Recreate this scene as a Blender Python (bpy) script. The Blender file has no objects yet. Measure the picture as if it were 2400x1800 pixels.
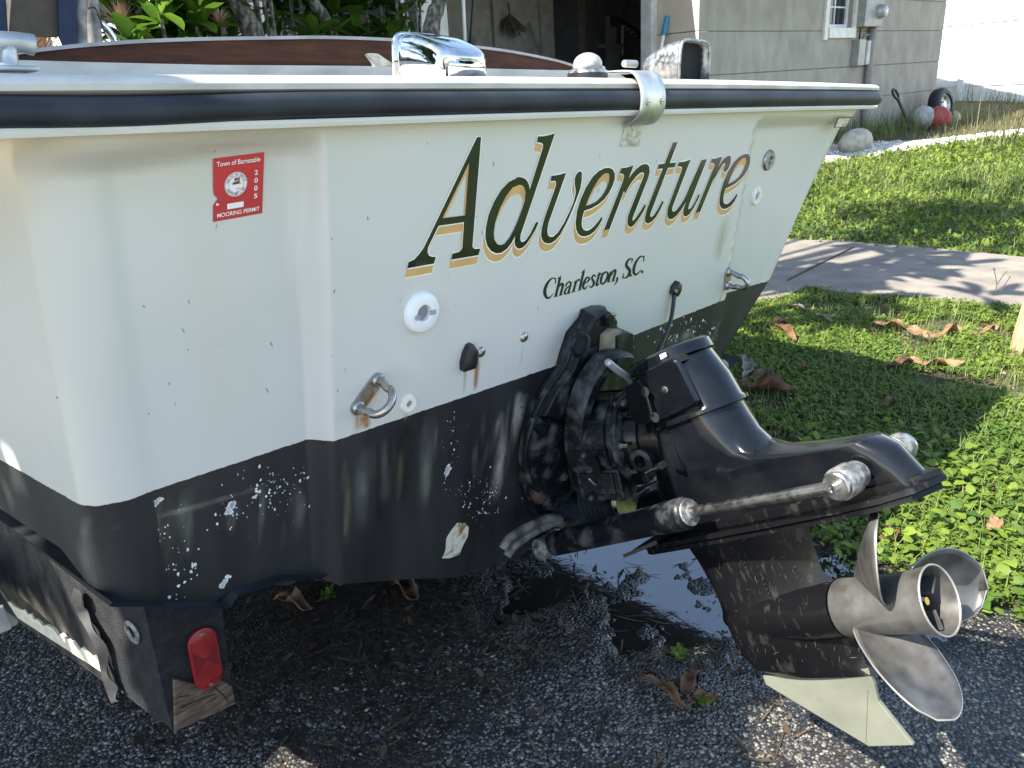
import bpy, math, random
import numpy as np
from mathutils import Vector, Matrix, geometry
random.seed(7); rng = np.random.default_rng(7)
SC = bpy.context.scene; COL = SC.collection
rad = math.radians
# ------------------------------------------------------------------ camera, sky, sun
CAMR = np.array([[0.74730879, -0.27869088, 0.60320889],
                 [-0.66192007, -0.23266518, 0.71255087],
                 [-0.05823572, -0.93177159, -0.35834383]])     # world = CAMR @ (right, down, forward)
CAMC = np.array([0.0, 0.0, 1.4]); FPX = 1800.0
cam = bpy.data.cameras.new('camera'); cam.lens = 27.0; cam.sensor_width = 36.0
cam.clip_start = 0.02; cam.clip_end = 500
camo = bpy.data.objects.new('camera', cam); COL.objects.link(camo)
m = Matrix.Identity(4)
for i in range(3):
    m[i][0] = CAMR[i][0]; m[i][1] = -CAMR[i][1]; m[i][2] = -CAMR[i][2]; m[i][3] = CAMC[i]
camo.matrix_world = m; SC.camera = camo
SUN_EL = 50.0; SUN_DIR = Vector((-0.628, 0.134, 0.766)).normalized()
W = bpy.data.worlds.new('World'); SC.world = W; W.use_nodes = True
nt = W.node_tree; bg = nt.nodes['Background']; sky = nt.nodes.new('ShaderNodeTexSky')
sky.sky_type = 'NISHITA'; sky.sun_disc = False; sky.sun_elevation = rad(SUN_EL)
sky.sun_rotation = math.atan2(SUN_DIR.x, SUN_DIR.y)
sky.air_density = 1.0; sky.ozone_density = 1.8; sky.dust_density = 0.4
wm = nt.nodes.new('ShaderNodeMix'); wm.data_type = 'RGBA'; wm.blend_type = 'MULTIPLY'; wm.inputs[0].default_value = 1.0
wm.inputs[7].default_value = (1.10, 1.0, 0.90, 1)          # the camera's warm daylight balance
nt.links.new(sky.outputs[0], wm.inputs[6]); nt.links.new(wm.outputs[2], bg.inputs[0]); bg.inputs[1].default_value = 0.15
sl = bpy.data.lights.new('sun', 'SUN'); sl.energy = 5.0; sl.angle = rad(0.53); sl.color = (1.0, 0.93, 0.82)
so = bpy.data.objects.new('sun', sl); COL.objects.link(so); so.location = (-6, 2, 12)
so.rotation_euler = SUN_DIR.to_track_quat('Z', 'Y').to_euler()
SC.view_settings.view_transform = 'Standard'; SC.view_settings.look = 'None'
SC.view_settings.exposure = 1.6; SC.view_settings.gamma = 1.0
SC.view_settings.use_curve_mapping = False
# ------------------------------------------------------------------ measuring helpers: where a line of sight meets a real plane
BX = np.array([0.99638187, 0.06573066, -0.05387626]); BY = np.array([-0.06582626, 0.9978311, 0.0])
BZ = np.array([0.05375941, 0.00354647, 0.99854762]); BO = np.array([1.29048654, 1.12678486, 1.35855375])
BM = np.array([BX, BY, BZ])
def ray(px, py): return CAMR @ np.array([(px-1200)/FPX, (py-900)/FPX, 1.0])
def hit(px, py, p0, n):
    d = ray(px, py); return CAMC + d*(np.dot(p0-CAMC, n)/np.dot(d, n))
def toB(P): return BM @ (np.asarray(P)-BO)
RAKE = rad(7)
TN = BM.T @ np.array([0, -math.cos(RAKE), -math.sin(RAKE)])
def T(px, py, off=0.0):                       # on the transom plane (boat space), off = metres aft of it
    return Vector(toB(hit(px, py, BO+TN*off, TN)))
def L(px, py, ax, v):                         # boat space plane x/y/z = v
    i = 'xyz'.index(ax); e = np.zeros(3); e[i] = 1
    n = BM.T @ e; return Vector(toB(hit(px, py, BO+n*v, n)))
def Wp(px, py, ax, v):
    i = 'xyz'.index(ax); e = np.zeros(3); e[i] = 1
    return Vector(hit(px, py, e*v, e))
def sstep(a, b, x):
    t = np.clip((x-a)/(b-a), 0, 1); return t*t*(3-2*t)
def hgt(x, y):                                # the yard climbs gently towards the house
    d = 0.603*x + 0.7125*y
    return 0.40*sstep(5.6, 12.0, d) + 0.27*sstep(12, 16.5, d)
def G(px, py):
    d = ray(px, py); t = 0.5
    for k in range(4000):
        P = CAMC + d*t
        if P[2] <= hgt(P[0], P[1]): break
        t += 0.01
    return Vector((P[0], P[1], float(hgt(P[0], P[1]))))
# drive frame inside boat space: x = lateral, y = forward along the shaft, z = up the leg
PS = rad(-5); TI = rad(32)
dlat = np.array([math.cos(PS), math.sin(PS), 0]); daft0 = np.array([math.sin(PS), -math.cos(PS), 0]); dup0 = np.array([0, 0, 1.0])
DA = daft0*math.cos(TI)+dup0*math.sin(TI); DU = -daft0*math.sin(TI)+dup0*math.cos(TI)
DQ = np.array([0, -0.0265, -0.761]); DR = np.array([dlat, -DA, DU])
def D(px, py, lat=0.0):                       # drive space point on the plane x = lat
    n = BM.T @ dlat; P = toB(hit(px, py, BO + BM.T @ DQ + n*lat, n))
    return Vector(DR @ (P-DQ))
# ------------------------------------------------------------------ mesh builder
def tag(o, label=None, cat=None, group=None, kind=None):
    if label: o['label'] = label
    if cat: o['category'] = cat
    if group: o['group'] = group
    if kind: o['kind'] = kind
    return o
def empty(name, loc=(0, 0, 0), rz=0.0):
    o = bpy.data.objects.new(name, None); COL.objects.link(o); o.location = loc; o.rotation_euler = (0, 0, rz)
    o.empty_display_size = 0.1; return o
class MB:
    def __init__(s): s.v = []; s.f = []
    def add(s, vs, fs):
        n = len(s.v); s.v += [tuple(v) for v in vs]; s.f += [tuple(i+n for i in f) for f in fs]; return s
    def box(s, c, d, R=None):
        c = Vector(c); vs = []
        for x in (-.5, .5):
            for y in (-.5, .5):
                for z in (-.5, .5):
                    p = Vector((x*d[0], y*d[1], z*d[2])); vs.append(c + (R @ p if R else p))
        return s.add(vs, [(0,1,3,2),(4,6,7,5),(0,4,5,1),(2,3,7,6),(0,2,6,4),(1,5,7,3)])
    def tube(s, path, r, n=12, caps=True, flat=1.0, up=None):
        path = [Vector(p) for p in path]; N = len(path)
        rs = r if isinstance(r, (list, tuple)) else [r]*N
        vs = []; prev = None
        for i, p in enumerate(path):
            t = (path[min(i+1, N-1)]-path[max(i-1, 0)]).normalized()
            if prev is None:
                a = up if up is not None else (Vector((0,0,1)) if abs(t.z) < .9 else Vector((1,0,0)))
                u = (Vector(a)-t*Vector(a).dot(t)).normalized()
            else: u = (prev-t*prev.dot(t)).normalized()
            prev = u; w = t.cross(u)
            for k in range(n):
                a = 2*math.pi*k/n; vs.append(p + u*math.cos(a)*rs[i] + w*math.sin(a)*rs[i]*flat)
        fs = [(i*n+k, i*n+(k+1)%n, (i+1)*n+(k+1)%n, (i+1)*n+k) for i in range(N-1) for k in range(n)]
        if caps: fs += [tuple(range(n))[::-1], tuple((N-1)*n+k for k in range(n))]
        return s.add(vs, fs)
    def lathe(s, o, ax, prof, n=24, closed=False):  # prof: (distance along ax, radius)
        o = Vector(o); ax = Vector(ax).normalized()
        u = ax.orthogonal().normalized(); w = ax.cross(u); vs = []
        for h, r in prof:
            for k in range(n):
                a = 2*math.pi*k/n; vs.append(o+ax*h+(u*math.cos(a)+w*math.sin(a))*r)
        fs = [(i*n+k, i*n+(k+1)%n, (i+1)*n+(k+1)%n, (i+1)*n+k) for i in range(len(prof)-1) for k in range(n)]
        if not closed:
            fs += [tuple(range(n))[::-1], tuple((len(prof)-1)*n+k for k in range(n))]
        return s.add(vs, fs)
    def prism(s, poly, d, inset=0.0, cap2=True):   # extrude a planar outline along vector d; inset shrinks the far cap (bevelled look)
        poly = [Vector(p) for p in poly]; d = Vector(d); n = len(poly); c = sum(poly, Vector())/n
        if inset:
            q = [p+d*.72 for p in poly]; r = [c+(p-c)*(1-inset)+d for p in poly]
            vs = poly+q+r; rings = 3
        else: vs = poly+[p+d for p in poly]; rings = 2
        fs = [(j*n+i, j*n+(i+1)%n, (j+1)*n+(i+1)%n, (j+1)*n+i) for j in range(rings-1) for i in range(n)]
        tri = geometry.tessellate_polygon([poly])
        fs += [t[::-1] for t in tri] + [tuple((rings-1)*n+i for i in t) for t in tri]
        return s.add(vs, fs)
    def loft(s, secs, caps=True, closed=True):
        n = len(secs[0]); vs = [v for q in secs for v in q]; kk = n if closed else n-1
        fs = [(i*n+k, i*n+(k+1)%n, (i+1)*n+(k+1)%n, (i+1)*n+k) for i in range(len(secs)-1) for k in range(kk)]
        if caps: fs += [tuple(range(n))[::-1], tuple((len(secs)-1)*n+k for k in range(n))]
        return s.add(vs, fs)
    def ball(s, c, r, n=12, sq=(1,1,1)):
        c = Vector(c); vs = []; m_ = n//2
        for i in range(m_+1):
            th = math.pi*i/m_
            for k in range(n):
                a = 2*math.pi*k/n
                vs.append(c+Vector((r*sq[0]*math.sin(th)*math.cos(a), r*sq[1]*math.sin(th)*math.sin(a), r*sq[2]*math.cos(th))))
        return s.add(vs, [(i*n+k, (i+1)*n+k, (i+1)*n+(k+1)%n, i*n+(k+1)%n) for i in range(m_) for k in range(n)])
    def build(s, name, mat, parent=None, smooth=None, bevel=0.0, noise=0.0):
        me = bpy.data.meshes.new(name); me.from_pydata(s.v, [], s.f); me.update()
        me.validate()
        import bmesh
        bm = bmesh.new(); bm.from_mesh(me); bmesh.ops.recalc_face_normals(bm, faces=bm.faces)
        bm.to_mesh(me); bm.free()
        me.materials.append(mat)
        if smooth is not None: me.shade_smooth() if smooth >= 180 else (me.shade_smooth(), me.set_sharp_from_angle(angle=rad(smooth)))
        o = bpy.data.objects.new(name, me); COL.objects.link(o)
        if parent: o.parent = parent
        if bevel:
            b = o.modifiers.new('bevel', 'BEVEL'); b.width = bevel; b.segments = 2; b.limit_method = 'ANGLE'; b.angle_limit = rad(40)
        return o
def raw(name, V, F, mat, parent=None, smooth=False):   # fast numpy mesh of equal-sided faces
    V = np.asarray(V, np.float32).reshape(-1, 3); F = np.asarray(F, np.int32); k = F.shape[1]
    me = bpy.data.meshes.new(name); me.vertices.add(len(V)); me.vertices.foreach_set('co', V.ravel())
    me.loops.add(F.size); me.loops.foreach_set('vertex_index', F.ravel())
    me.polygons.add(len(F)); me.polygons.foreach_set('loop_start', np.arange(0, F.size, k, dtype=np.int32))
    me.polygons.foreach_set('loop_total', np.full(len(F), k, np.int32))
    if smooth: me.polygons.foreach_set('use_smooth', np.ones(len(F), bool))
    me.update(calc_edges=True); me.validate(); me.materials.append(mat)
    o = bpy.data.objects.new(name, me); COL.objects.link(o)
    if parent: o.parent = parent
    return o
def spline(pts, n=8, closed=False):
    P = [Vector(p) for p in pts]; N = len(P); out = []
    for i in range(N if closed else N-1):
        a, b, c, d = (P[(i-1) % N], P[i], P[(i+1) % N], P[(i+2) % N]) if closed else (P[max(i-1,0)], P[i], P[i+1], P[min(i+2,N-1)])
        for k in range(n):
            t = k/n; out.append(.5*((2*b)+(c-a)*t+(2*a-5*b+4*c-d)*t*t+(3*b-a-3*c+d)*t**3))
    if not closed: out.append(P[-1])
    return out
# ------------------------------------------------------------------ materials
def M(name, col, rough=.5, metal=0.0, col2=None, nscale=6, lo=.4, hi=.6, bump=0.0, bscale=80, stretch=(1,1,1), var=.12, rough2=None,
      trans=0.0, coat=0.0, detail=6, bdist=.004, subs=0.0, alpha=None):
    mt = bpy.data.materials.new(name); mt.use_nodes = True; t = mt.node_tree; b = t.nodes['Principled BSDF']
    b.inputs['Roughness'].default_value = rough; b.inputs['Metallic'].default_value = metal
    b.inputs['Transmission Weight'].default_value = trans; b.inputs['Coat Weight'].default_value = coat
    b.inputs['Coat Roughness'].default_value = .06
    tc = t.nodes.new('ShaderNodeTexCoord'); mp = t.nodes.new('ShaderNodeMapping'); mp.inputs['Scale'].default_value = stretch
    t.links.new(tc.outputs['Object'], mp.inputs[0])
    nz = t.nodes.new('ShaderNodeTexNoise'); nz.inputs['Scale'].default_value = nscale; nz.inputs['Detail'].default_value = detail
    t.links.new(mp.outputs[0], nz.inputs['Vector'])
    r = t.nodes.new('ShaderNodeValToRGB'); t.links.new(nz.outputs['Fac'], r.inputs[0])
    c2 = col2 if col2 else tuple(min(1, c*(1+var)) for c in col); c1 = col if col2 else tuple(c*(1-var) for c in col)
    r.color_ramp.elements[0].position = lo; r.color_ramp.elements[1].position = hi
    r.color_ramp.elements[0].color = (*c1, 1); r.color_ramp.elements[1].color = (*c2, 1)
    t.links.new(r.outputs[0], b.inputs['Base Color'])
    if rough2 is not None:
        rr = t.nodes.new('ShaderNodeMapRange'); rr.inputs[1].default_value = lo; rr.inputs[2].default_value = hi
        rr.inputs[3].default_value = rough; rr.inputs[4].default_value = rough2
        t.links.new(nz.outputs['Fac'], rr.inputs[0]); t.links.new(rr.outputs[0], b.inputs['Roughness'])
    if bump:
        n2 = t.nodes.new('ShaderNodeTexNoise'); n2.inputs['Scale'].default_value = bscale; n2.inputs['Detail'].default_value = 5
        t.links.new(mp.outputs[0], n2.inputs['Vector'])
        bp = t.nodes.new('ShaderNodeBump'); bp.inputs['Strength'].default_value = bump; bp.inputs['Distance'].default_value = bdist
        t.links.new(n2.outputs['Fac'], bp.inputs['Height']); t.links.new(bp.outputs[0], b.inputs['Normal'])
    if alpha:                                     # ragged see-through film (stains): noise times a fade along its own attribute
        at = t.nodes.new('ShaderNodeAttribute'); at.attribute_name = 'fade'
        n3 = t.nodes.new('ShaderNodeTexNoise'); n3.inputs['Scale'].default_value = alpha; n3.inputs['Detail'].default_value = 5
        mp3 = t.nodes.new('ShaderNodeMapping'); mp3.inputs['Scale'].default_value = (1, 1, .10); t.links.new(tc.outputs['Object'], mp3.inputs[0])
        t.links.new(mp3.outputs[0], n3.inputs['Vector'])
        mr = t.nodes.new('ShaderNodeMapRange'); mr.inputs[1].default_value = .36; mr.inputs[2].default_value = .66
        t.links.new(n3.outputs['Fac'], mr.inputs[0])
        mu = t.nodes.new('ShaderNodeMath'); mu.operation = 'MULTIPLY'
        t.links.new(at.outputs['Fac'], mu.inputs[0]); t.links.new(mr.outputs[0], mu.inputs[1]); t.links.new(mu.outputs[0], b.inputs['Alpha'])
    return mt
def leafmat(name, col, col2, rough=.45, nscale=3.0, tr=.35):
    mt = bpy.data.materials.new(name); mt.use_nodes = True; t = mt.node_tree; b = t.nodes['Principled BSDF']
    b.inputs['Roughness'].default_value = rough
    at = t.nodes.new('ShaderNodeAttribute'); at.attribute_name = 'tint'
    mx = t.nodes.new('ShaderNodeMix'); mx.data_type = 'RGBA'; mx.inputs[6].default_value = (*col, 1); mx.inputs[7].default_value = (*col2, 1)
    t.links.new(at.outputs['Fac'], mx.inputs[0]); t.links.new(mx.outputs[2], b.inputs['Base Color'])
    tl = t.nodes.new('ShaderNodeBsdfTranslucent'); t.links.new(mx.outputs[2], tl.inputs[0])
    ms = t.nodes.new('ShaderNodeMixShader'); ms.inputs[0].default_value = tr
    t.links.new(b.outputs[0], ms.inputs[1]); t.links.new(tl.outputs[0], ms.inputs[2])
    t.links.new(ms.outputs[0], t.nodes['Material Output'].inputs[0]); return mt
m_rubber = M('black_rubber', (.013,.017,.024), .55, col2=(.026,.031,.04), nscale=9, bump=.15, bscale=40)
m_gel = M('white_gelcoat', (.70,.71,.66), .28, col2=(.76,.765,.73), nscale=2.5, stretch=(3,3,.7), bump=.05, bscale=5, bdist=.002)
m_deckw = M('white_deck', (.40,.40,.37), .45, col2=(.54,.54,.51), nscale=9, lo=.35, hi=.6, stretch=(1,2,3), bump=.1, bscale=120)
m_teak = M('teak_board', (.030,.009,.005), .6, col2=(.080,.027,.013), nscale=10, stretch=(1.2,6,9), bump=.15, bscale=60, lo=.3, hi=.7)
m_trim = M('weathered_trim', (.30,.31,.32), .45, metal=.2, nscale=20)
m_chrome = M('chrome', (.78,.79,.80), .06, 1.0, rough2=.22, lo=.5, hi=.75, nscale=60, bump=.05, bscale=25)
m_chromedull = M('pitted_chrome', (.20,.205,.21), .26, .85, col2=(.46,.46,.455), rough2=.5, lo=.35, hi=.65, nscale=90, bump=.03, bscale=150)
m_steel = M('stainless', (.42,.41,.385), .26, 1.0, rough2=.34, nscale=60)
m_alu = M('grey_aluminium', (.42,.43,.43), .42, .75, col2=(.62,.62,.60), nscale=22, bump=.1, bscale=60)
m_navy = M('navy_canvas', (.012,.025,.06), .8, nscale=30, bump=.2, bscale=300)
m_brown = M('brown_panel', (.06,.048,.035), .7, nscale=20)
m_whitepl = M('white_plastic', (.82,.83,.84), .3, var=.03)
m_oldwhite = M('stained_white_plastic', (.8,.78,.70), .4, col2=(.45,.25,.1), lo=.62, hi=.8, nscale=40)
m_blackpl = M('black_plastic', (.012,.012,.013), .4)
m_hole = M('dark_recess', (.006,.006,.006), .8)
m_drive = M('gloss_black_paint', (.004,.005,.007), .12, col2=(.010,.011,.013), nscale=12, rough2=.2, lo=.45, hi=.75, coat=.25, bump=.02, bscale=30)
m_drivescr = M('scuffed_black_paint', (.005,.005,.006), .22, col2=(.050,.046,.042), nscale=55, lo=.58, hi=.85, stretch=(1,1,.35), rough2=.5, bump=.10, bscale=110, detail=12)
m_grime = M('grimy_casting', (.006,.008,.010), .34, col2=(.125,.128,.13), nscale=26, lo=.50, hi=.88, rough2=.85, bump=.35, bscale=90, detail=14, bdist=.004)
m_skeg = M('primer_green_skeg', (.165,.172,.135), .5, col2=(.12,.125,.10), nscale=9, lo=.4, hi=.7, bump=.05)
m_prop = M('worn_prop', (.070,.069,.066), .34, .55, col2=(.175,.171,.164), nscale=24, lo=.30, hi=.74, rough2=.45, bump=.08, bscale=70, detail=9)
m_propedge = M('bright_alloy', (.34,.335,.32), .42, .6, nscale=30)
m_anode = M('pitted_zinc', (.13,.13,.125), .5, .6, col2=(.34,.34,.33), nscale=70, bump=.5, bscale=90)
m_brass = M('brass', (.55,.38,.15), .3, 1.0)
m_hose = M('hose', (.05,.045,.04), .5, col2=(.16,.15,.13), nscale=30)
m_carpet = M('bunk_carpet', (.022,.020,.018), .95, col2=(.085,.076,.064), nscale=38, stretch=(1,1,.55), lo=.38, hi=.68, bump=1.0, bscale=330, bdist=.006, detail=12)
m_carpetd = M('shaded_bunk_carpet', (.007,.008,.010), .9, col2=(.030,.030,.030), nscale=38, lo=.42, hi=.75, bump=1.0, bscale=330, bdist=.006, detail=12)  # darker carpet tone: the shadow at the bunk's end is put into the colour
m_wood = M('weathered_wood', (.035,.024,.017), .85, col2=(.15,.105,.07), nscale=14, stretch=(2,1,9), bump=.5, bscale=50, lo=.35, hi=.65)
m_lip = M('sunlit_bunk_edge', (.62,.58,.45), .8, nscale=40, bump=.4)  # pale colour carries the sun streak along the bunk's lower edge
m_galv = M('galvanised', (.40,.42,.43), .5, .5, nscale=25)
m_reflect = M('red_reflector', (.19,.003,.007), .35, col2=(.27,.008,.013), nscale=30, coat=.2, bump=.3, bscale=420, bdist=.001)
m_reflect2 = M('red_reflector_dark', (.13,.003,.006), .3, coat=.2)
m_red = M('sticker_red', (.50,.028,.035), .35, var=.06)
m_wprint = M('white_print', (.84,.83,.82), .4, var=.02)
m_letter = M('black_lettering', (.006,.007,.009), .08, coat=.3)
m_gold = M('gold_lettering', (.60,.37,.15), .3, var=.06, nscale=20)
m_letedge = M('pale_letter_edge', (.80,.77,.70), .4)
m_lgreen = M('dark_green_print', (.012,.02,.018), .2)
m_plate = M('faded_plate', (.33,.31,.22), .5, col2=(.58,.56,.48), nscale=90, lo=.42, hi=.58, bump=.2, bscale=200)
m_tan = M('tan_plate', (.27,.22,.16), .55, nscale=30)
m_rust = M('rust_film', (.34,.13,.03), .8, col2=(.42,.2,.06), nscale=30, alpha=30)
m_green = M('algae_film', (.40,.38,.20), .7, nscale=20, alpha=14)
m_dust = M('dried_silt_film', (.30,.285,.25), .9, col2=(.42,.40,.35), nscale=30, alpha=26)
m_darkfilm = M('dark_film', (.012,.014,.016), .35, alpha=12)  # dark see-through film over the black paint
m_chip = M('bare_chip', (.72,.73,.72), .5)
for q_, v_ in ((m_drive,.3),(m_drivescr,.28),(m_letter,.6),(m_rubber,.35),(m_grime,.3),(m_teak,.25)): q_.node_tree.nodes['Principled BSDF'].inputs['Specular IOR Level'].default_value = v_
# ------------------------------------------------------------------ the hull paint: white above the waterline, worn black below
mh = bpy.data.materials.new('hull_paint'); mh.use_nodes = True; t = mh.node_tree; b = t.nodes['Principled BSDF']
def N_(ty, **k):
    n = t.nodes.new(ty)
    for a, v in k.items(): setattr(n, a, v)
    return n
def noise(scale, detail, vec): n = N_('ShaderNodeTexNoise'); n.inputs['Scale'].default_value = scale; n.inputs['Detail'].default_value = detail; t.links.new(vec, n.inputs['Vector']); return n
def ramp(fac, a, ca, b_, cb):
    r = N_('ShaderNodeValToRGB'); t.links.new(fac, r.inputs[0]); e = r.color_ramp.elements
    e[0].position = a; e[1].position = b_; e[0].color = (*ca, 1); e[1].color = (*cb, 1); return r
tc = N_('ShaderNodeTexCoord'); mp = N_('ShaderNodeMapping'); mp.inputs['Scale'].default_value = (7, 7, 1.1); t.links.new(tc.outputs['Object'], mp.inputs[0])
wl = N_('ShaderNodeAttribute', attribute_name='wl')
n1 = noise(2.2, 6, tc.outputs['Object']); white = ramp(n1.outputs['Fac'], .3, (.565,.563,.520), .7, (.62,.615,.575))
ns = noise(1.0, 5, mp.outputs[0]); st = ramp(ns.outputs['Fac'], .58, (0,0,0), .95, (.6,.6,.6))
mx = N_('ShaderNodeMix', data_type='RGBA'); t.links.new(st.outputs[0], mx.inputs[0]); t.links.new(white.outputs[0], mx.inputs[6]); mx.inputs[7].default_value = (.56,.54,.44,1)
grim = N_('ShaderNodeAttribute', attribute_name='grime')
mx0 = N_('ShaderNodeMix', data_type='RGBA'); t.links.new(grim.outputs['Fac'], mx0.inputs[0]); t.links.new(mx.outputs[2], mx0.inputs[6]); mx0.inputs[7].default_value = (.50,.47,.36,1)
n2 = noise(1.3, 9, mp.outputs[0]); black = ramp(n2.outputs['Fac'], .38, (.005,.0065,.009), .86, (.036,.037,.037))
n3 = noise(70, 3, tc.outputs['Object'])
ma = N_('ShaderNodeMath', operation='MULTIPLY_ADD'); t.links.new(n3.outputs['Fac'], ma.inputs[0]); ma.inputs[1].default_value = .005; t.links.new(wl.outputs['Fac'], ma.inputs[2])
cmp_ = N_('ShaderNodeMath', operation='GREATER_THAN'); t.links.new(ma.outputs[0], cmp_.inputs[0]); cmp_.inputs[1].default_value = .0025
mx2 = N_('ShaderNodeMix', data_type='RGBA'); t.links.new(cmp_.outputs[0], mx2.inputs[0]); t.links.new(black.outputs[0], mx2.inputs[6]); t.links.new(mx0.outputs[2], mx2.inputs[7])
t.links.new(mx2.outputs[2], b.inputs['Base Color'])
rr = N_('ShaderNodeMapRange'); t.links.new(cmp_.outputs[0], rr.inputs[0]); rr.inputs[3].default_value = .55; rr.inputs[4].default_value = .24; t.links.new(rr.outputs[0], b.inputs['Roughness'])
n4 = noise(3.5, 2, tc.outputs['Object']); n5 = noise(45, 6, tc.outputs['Object'])
ad = N_('ShaderNodeMath', operation='MULTIPLY_ADD'); t.links.new(n5.outputs['Fac'], ad.inputs[0]); ad.inputs[1].default_value = .06; t.links.new(n4.outputs['Fac'], ad.inputs[2])
bp = N_('ShaderNodeBump'); bp.inputs['Strength'].default_value = .25; bp.inputs['Distance'].default_value = .004; t.links.new(ad.outputs[0], bp.inputs['Height']); t.links.new(bp.outputs[0], b.inputs['Normal'])
# ------------------------------------------------------------------ the boat
boat = bpy.data.objects.new('motor_boat', None); COL.objects.link(boat); boat.empty_display_size = .3
mw = Matrix.Identity(4)
for i in range(3):
    mw[i][0], mw[i][1], mw[i][2], mw[i][3] = BX[i], BY[i], BZ[i], BO[i]
boat.matrix_world = mw
tag(boat, 'white and black motor boat on a trailer, stern lettered Adventure in black and gold', 'boat')
zb_x = [-1.16,-1.10,-.935,-.913,-.83,-.697,-.441,-.252,0,.25,.44,.62,.75,1.3]
zb_z = [-.672,-.693,-.792,-.777,-.787,-.846,-.935,-1.007,-1.05,-1.0,-.93,-.85,-.765,-.74]
xs_z = [(-.85,.64),(-.757,.70),(-.525,.945),(-.3,1.065),(-.03,1.25),(.05,1.30)]
_w = [T(*p, -.04) for p in ((245,1410),(400,1414),(523,1416),(544,1387),(600,1369),(650,1353),(735,1349))]
zb_x = [-1.16]+[p.x for p in _w]+zb_x[5:]; zb_z = [_w[0].z+.012]+[p.z for p in _w]+zb_z[5:]
_q = [T(*p, -.04) for p in ((215,1199),(480,1112),(735,1027))]
def xsil(z): return np.interp(z, [a for a,_ in xs_z], [b_ for _,b_ in xs_z])
ZT = .004
def recess(x, z):
    e = .044*sstep(-.703, -.736, x) if x < 0 else .04*sstep(.612, .625, x)
    lim = -.035 - .02*sstep(-.8, -1.1, x) if x < 0 else -.03
    return float(e*sstep(lim, lim-.035, z))
def plan(s, z):
    """point on the hull outline at height z; s: -2..-1 port side, -1..1 transom, 1..2 starboard side"""
    r1, r2 = .10, .10; xl = -1.098; xr = float(xsil(z)) + .59*r2
    a, c = xl+r1, xr-r2
    if s < -1.2:
        f = (-1.2-s)*5.45; w = 1-sstep(1.8, 4.3, f)*1.0
        x = (xl-.12*min(f, 1.6))*max(w, .0)+.0; return x, r1+f, 0.0
    if s < -1:
        th = (-1-s)/.2*math.pi/2; return a-r1*math.sin(th), r1*(1-math.cos(th)), recess(a, z)*(1-(-1-s)/.2)
    if s <= 1:
        x = a+(c-a)*(s+1)/2; return x, 0.0, recess(x, z)
    if s <= 1.2:
        th = (s-1)/.2*math.pi/2; return c+r2*math.sin(th), r2*(1-math.cos(th)), recess(c, z)*(1-(s-1)/.2)
    f = (s-1.2)*5.45; w = 1-sstep(1.8, 4.3, f); return xr*max(w, .0), r2+f, 0.0
SS = list(np.linspace(-1.99, -1.22, 14))+list(np.linspace(-1.2, -1, 15))
xa_, xc_ = -1.135+.14, None
SS += list(np.linspace(-.99, -.75, 12))+list(np.linspace(-.74, -.67, 22))+list(np.linspace(-.66, .66, 70))+list(np.linspace(.665, .76, 40))+list(np.linspace(.77, 1, 10))
SS += list(np.linspace(1.02, 1.2, 12))+list(np.linspace(1.24, 1.99, 13))
NV = 84; V = []; WLv = []; GRv = []
for s in SS:
    x0 = plan(s, -.4)[0]; zb = float(np.interp(x0, zb_x, zb_z))
    if s < -1.2: zb = -.672+.5*sstep(1.2, 4.3, (-1.2-s)*5.45)
    if s > 1: zb = -.745+.5*sstep(1.2, 4.3, (s-1.2)*5.45)
    for k in range(NV+1):
        z = ZT+(zb-ZT)*k/NV
        x, y, e = plan(s, z); yy = y+e-z*math.tan(RAKE)*max(0, 1-y/.6)
        V.append((x, yy, z))
        wz = np.interp(x, [_q[0].x,_q[1].x,-.735,-.700,-.124,.6,.625,.95], [_q[0].z,_q[1].z,_q[2].z,-.557,-.557,-.530,-.528,-.532])
        WLv.append(z-wz)
        g = .75*sstep(-.07, -.02, z)*.8 + .35*sstep(-1.0, -1.16, x)*(1 if s > -1.2 else .3)
        g += .35*sstep(-.16, -.03, z)*sstep(-.5, -1.0, x)
        GRv.append(min(1, g))
nc = NV+1
F = [(i*nc+k, i*nc+k+1, (i+1)*nc+k+1, (i+1)*nc+k) for i in range(len(SS)-1) for k in range(NV)]
hull = raw('hull', V, F, mh, boat, smooth=True)
for nm, arr in (('wl', WLv), ('grime', GRv)):
    a = hull.data.attributes.new(nm, 'FLOAT', 'POINT'); a.data.foreach_set('value', np.array(arr, np.float32))
# underwater bottom, from the transom edge to the bow
bx = [-1.13]+[p.x for p in _w]+[-.697,-.441,-.252,0,.25,.44,.62,.82]
mb = MB(); secs = []
for f in [.02,.5,1.2,1.8,2.5,3.2,3.8,4.3]:
    w = 1-sstep(1.8, 4.3, f); rise = .5*sstep(1.2, 4.3, f)
    secs.append([Vector(((x if i_ else -1.092-.12*max(0, min(f-.1, 1.6)))*w, f-np.interp(x, zb_x, zb_z)*math.tan(RAKE)*max(0, 1-f/.6), np.interp(x, zb_x, zb_z)+rise+.002)) for i_, x in enumerate(bx)])
mb.loft(secs, caps=False, closed=False); bot = mb.build('hull_bottom', M('bottom_paint', (.012,.014,.018), .6, col2=(.04,.042,.045), nscale=6), boat, 40)
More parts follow.
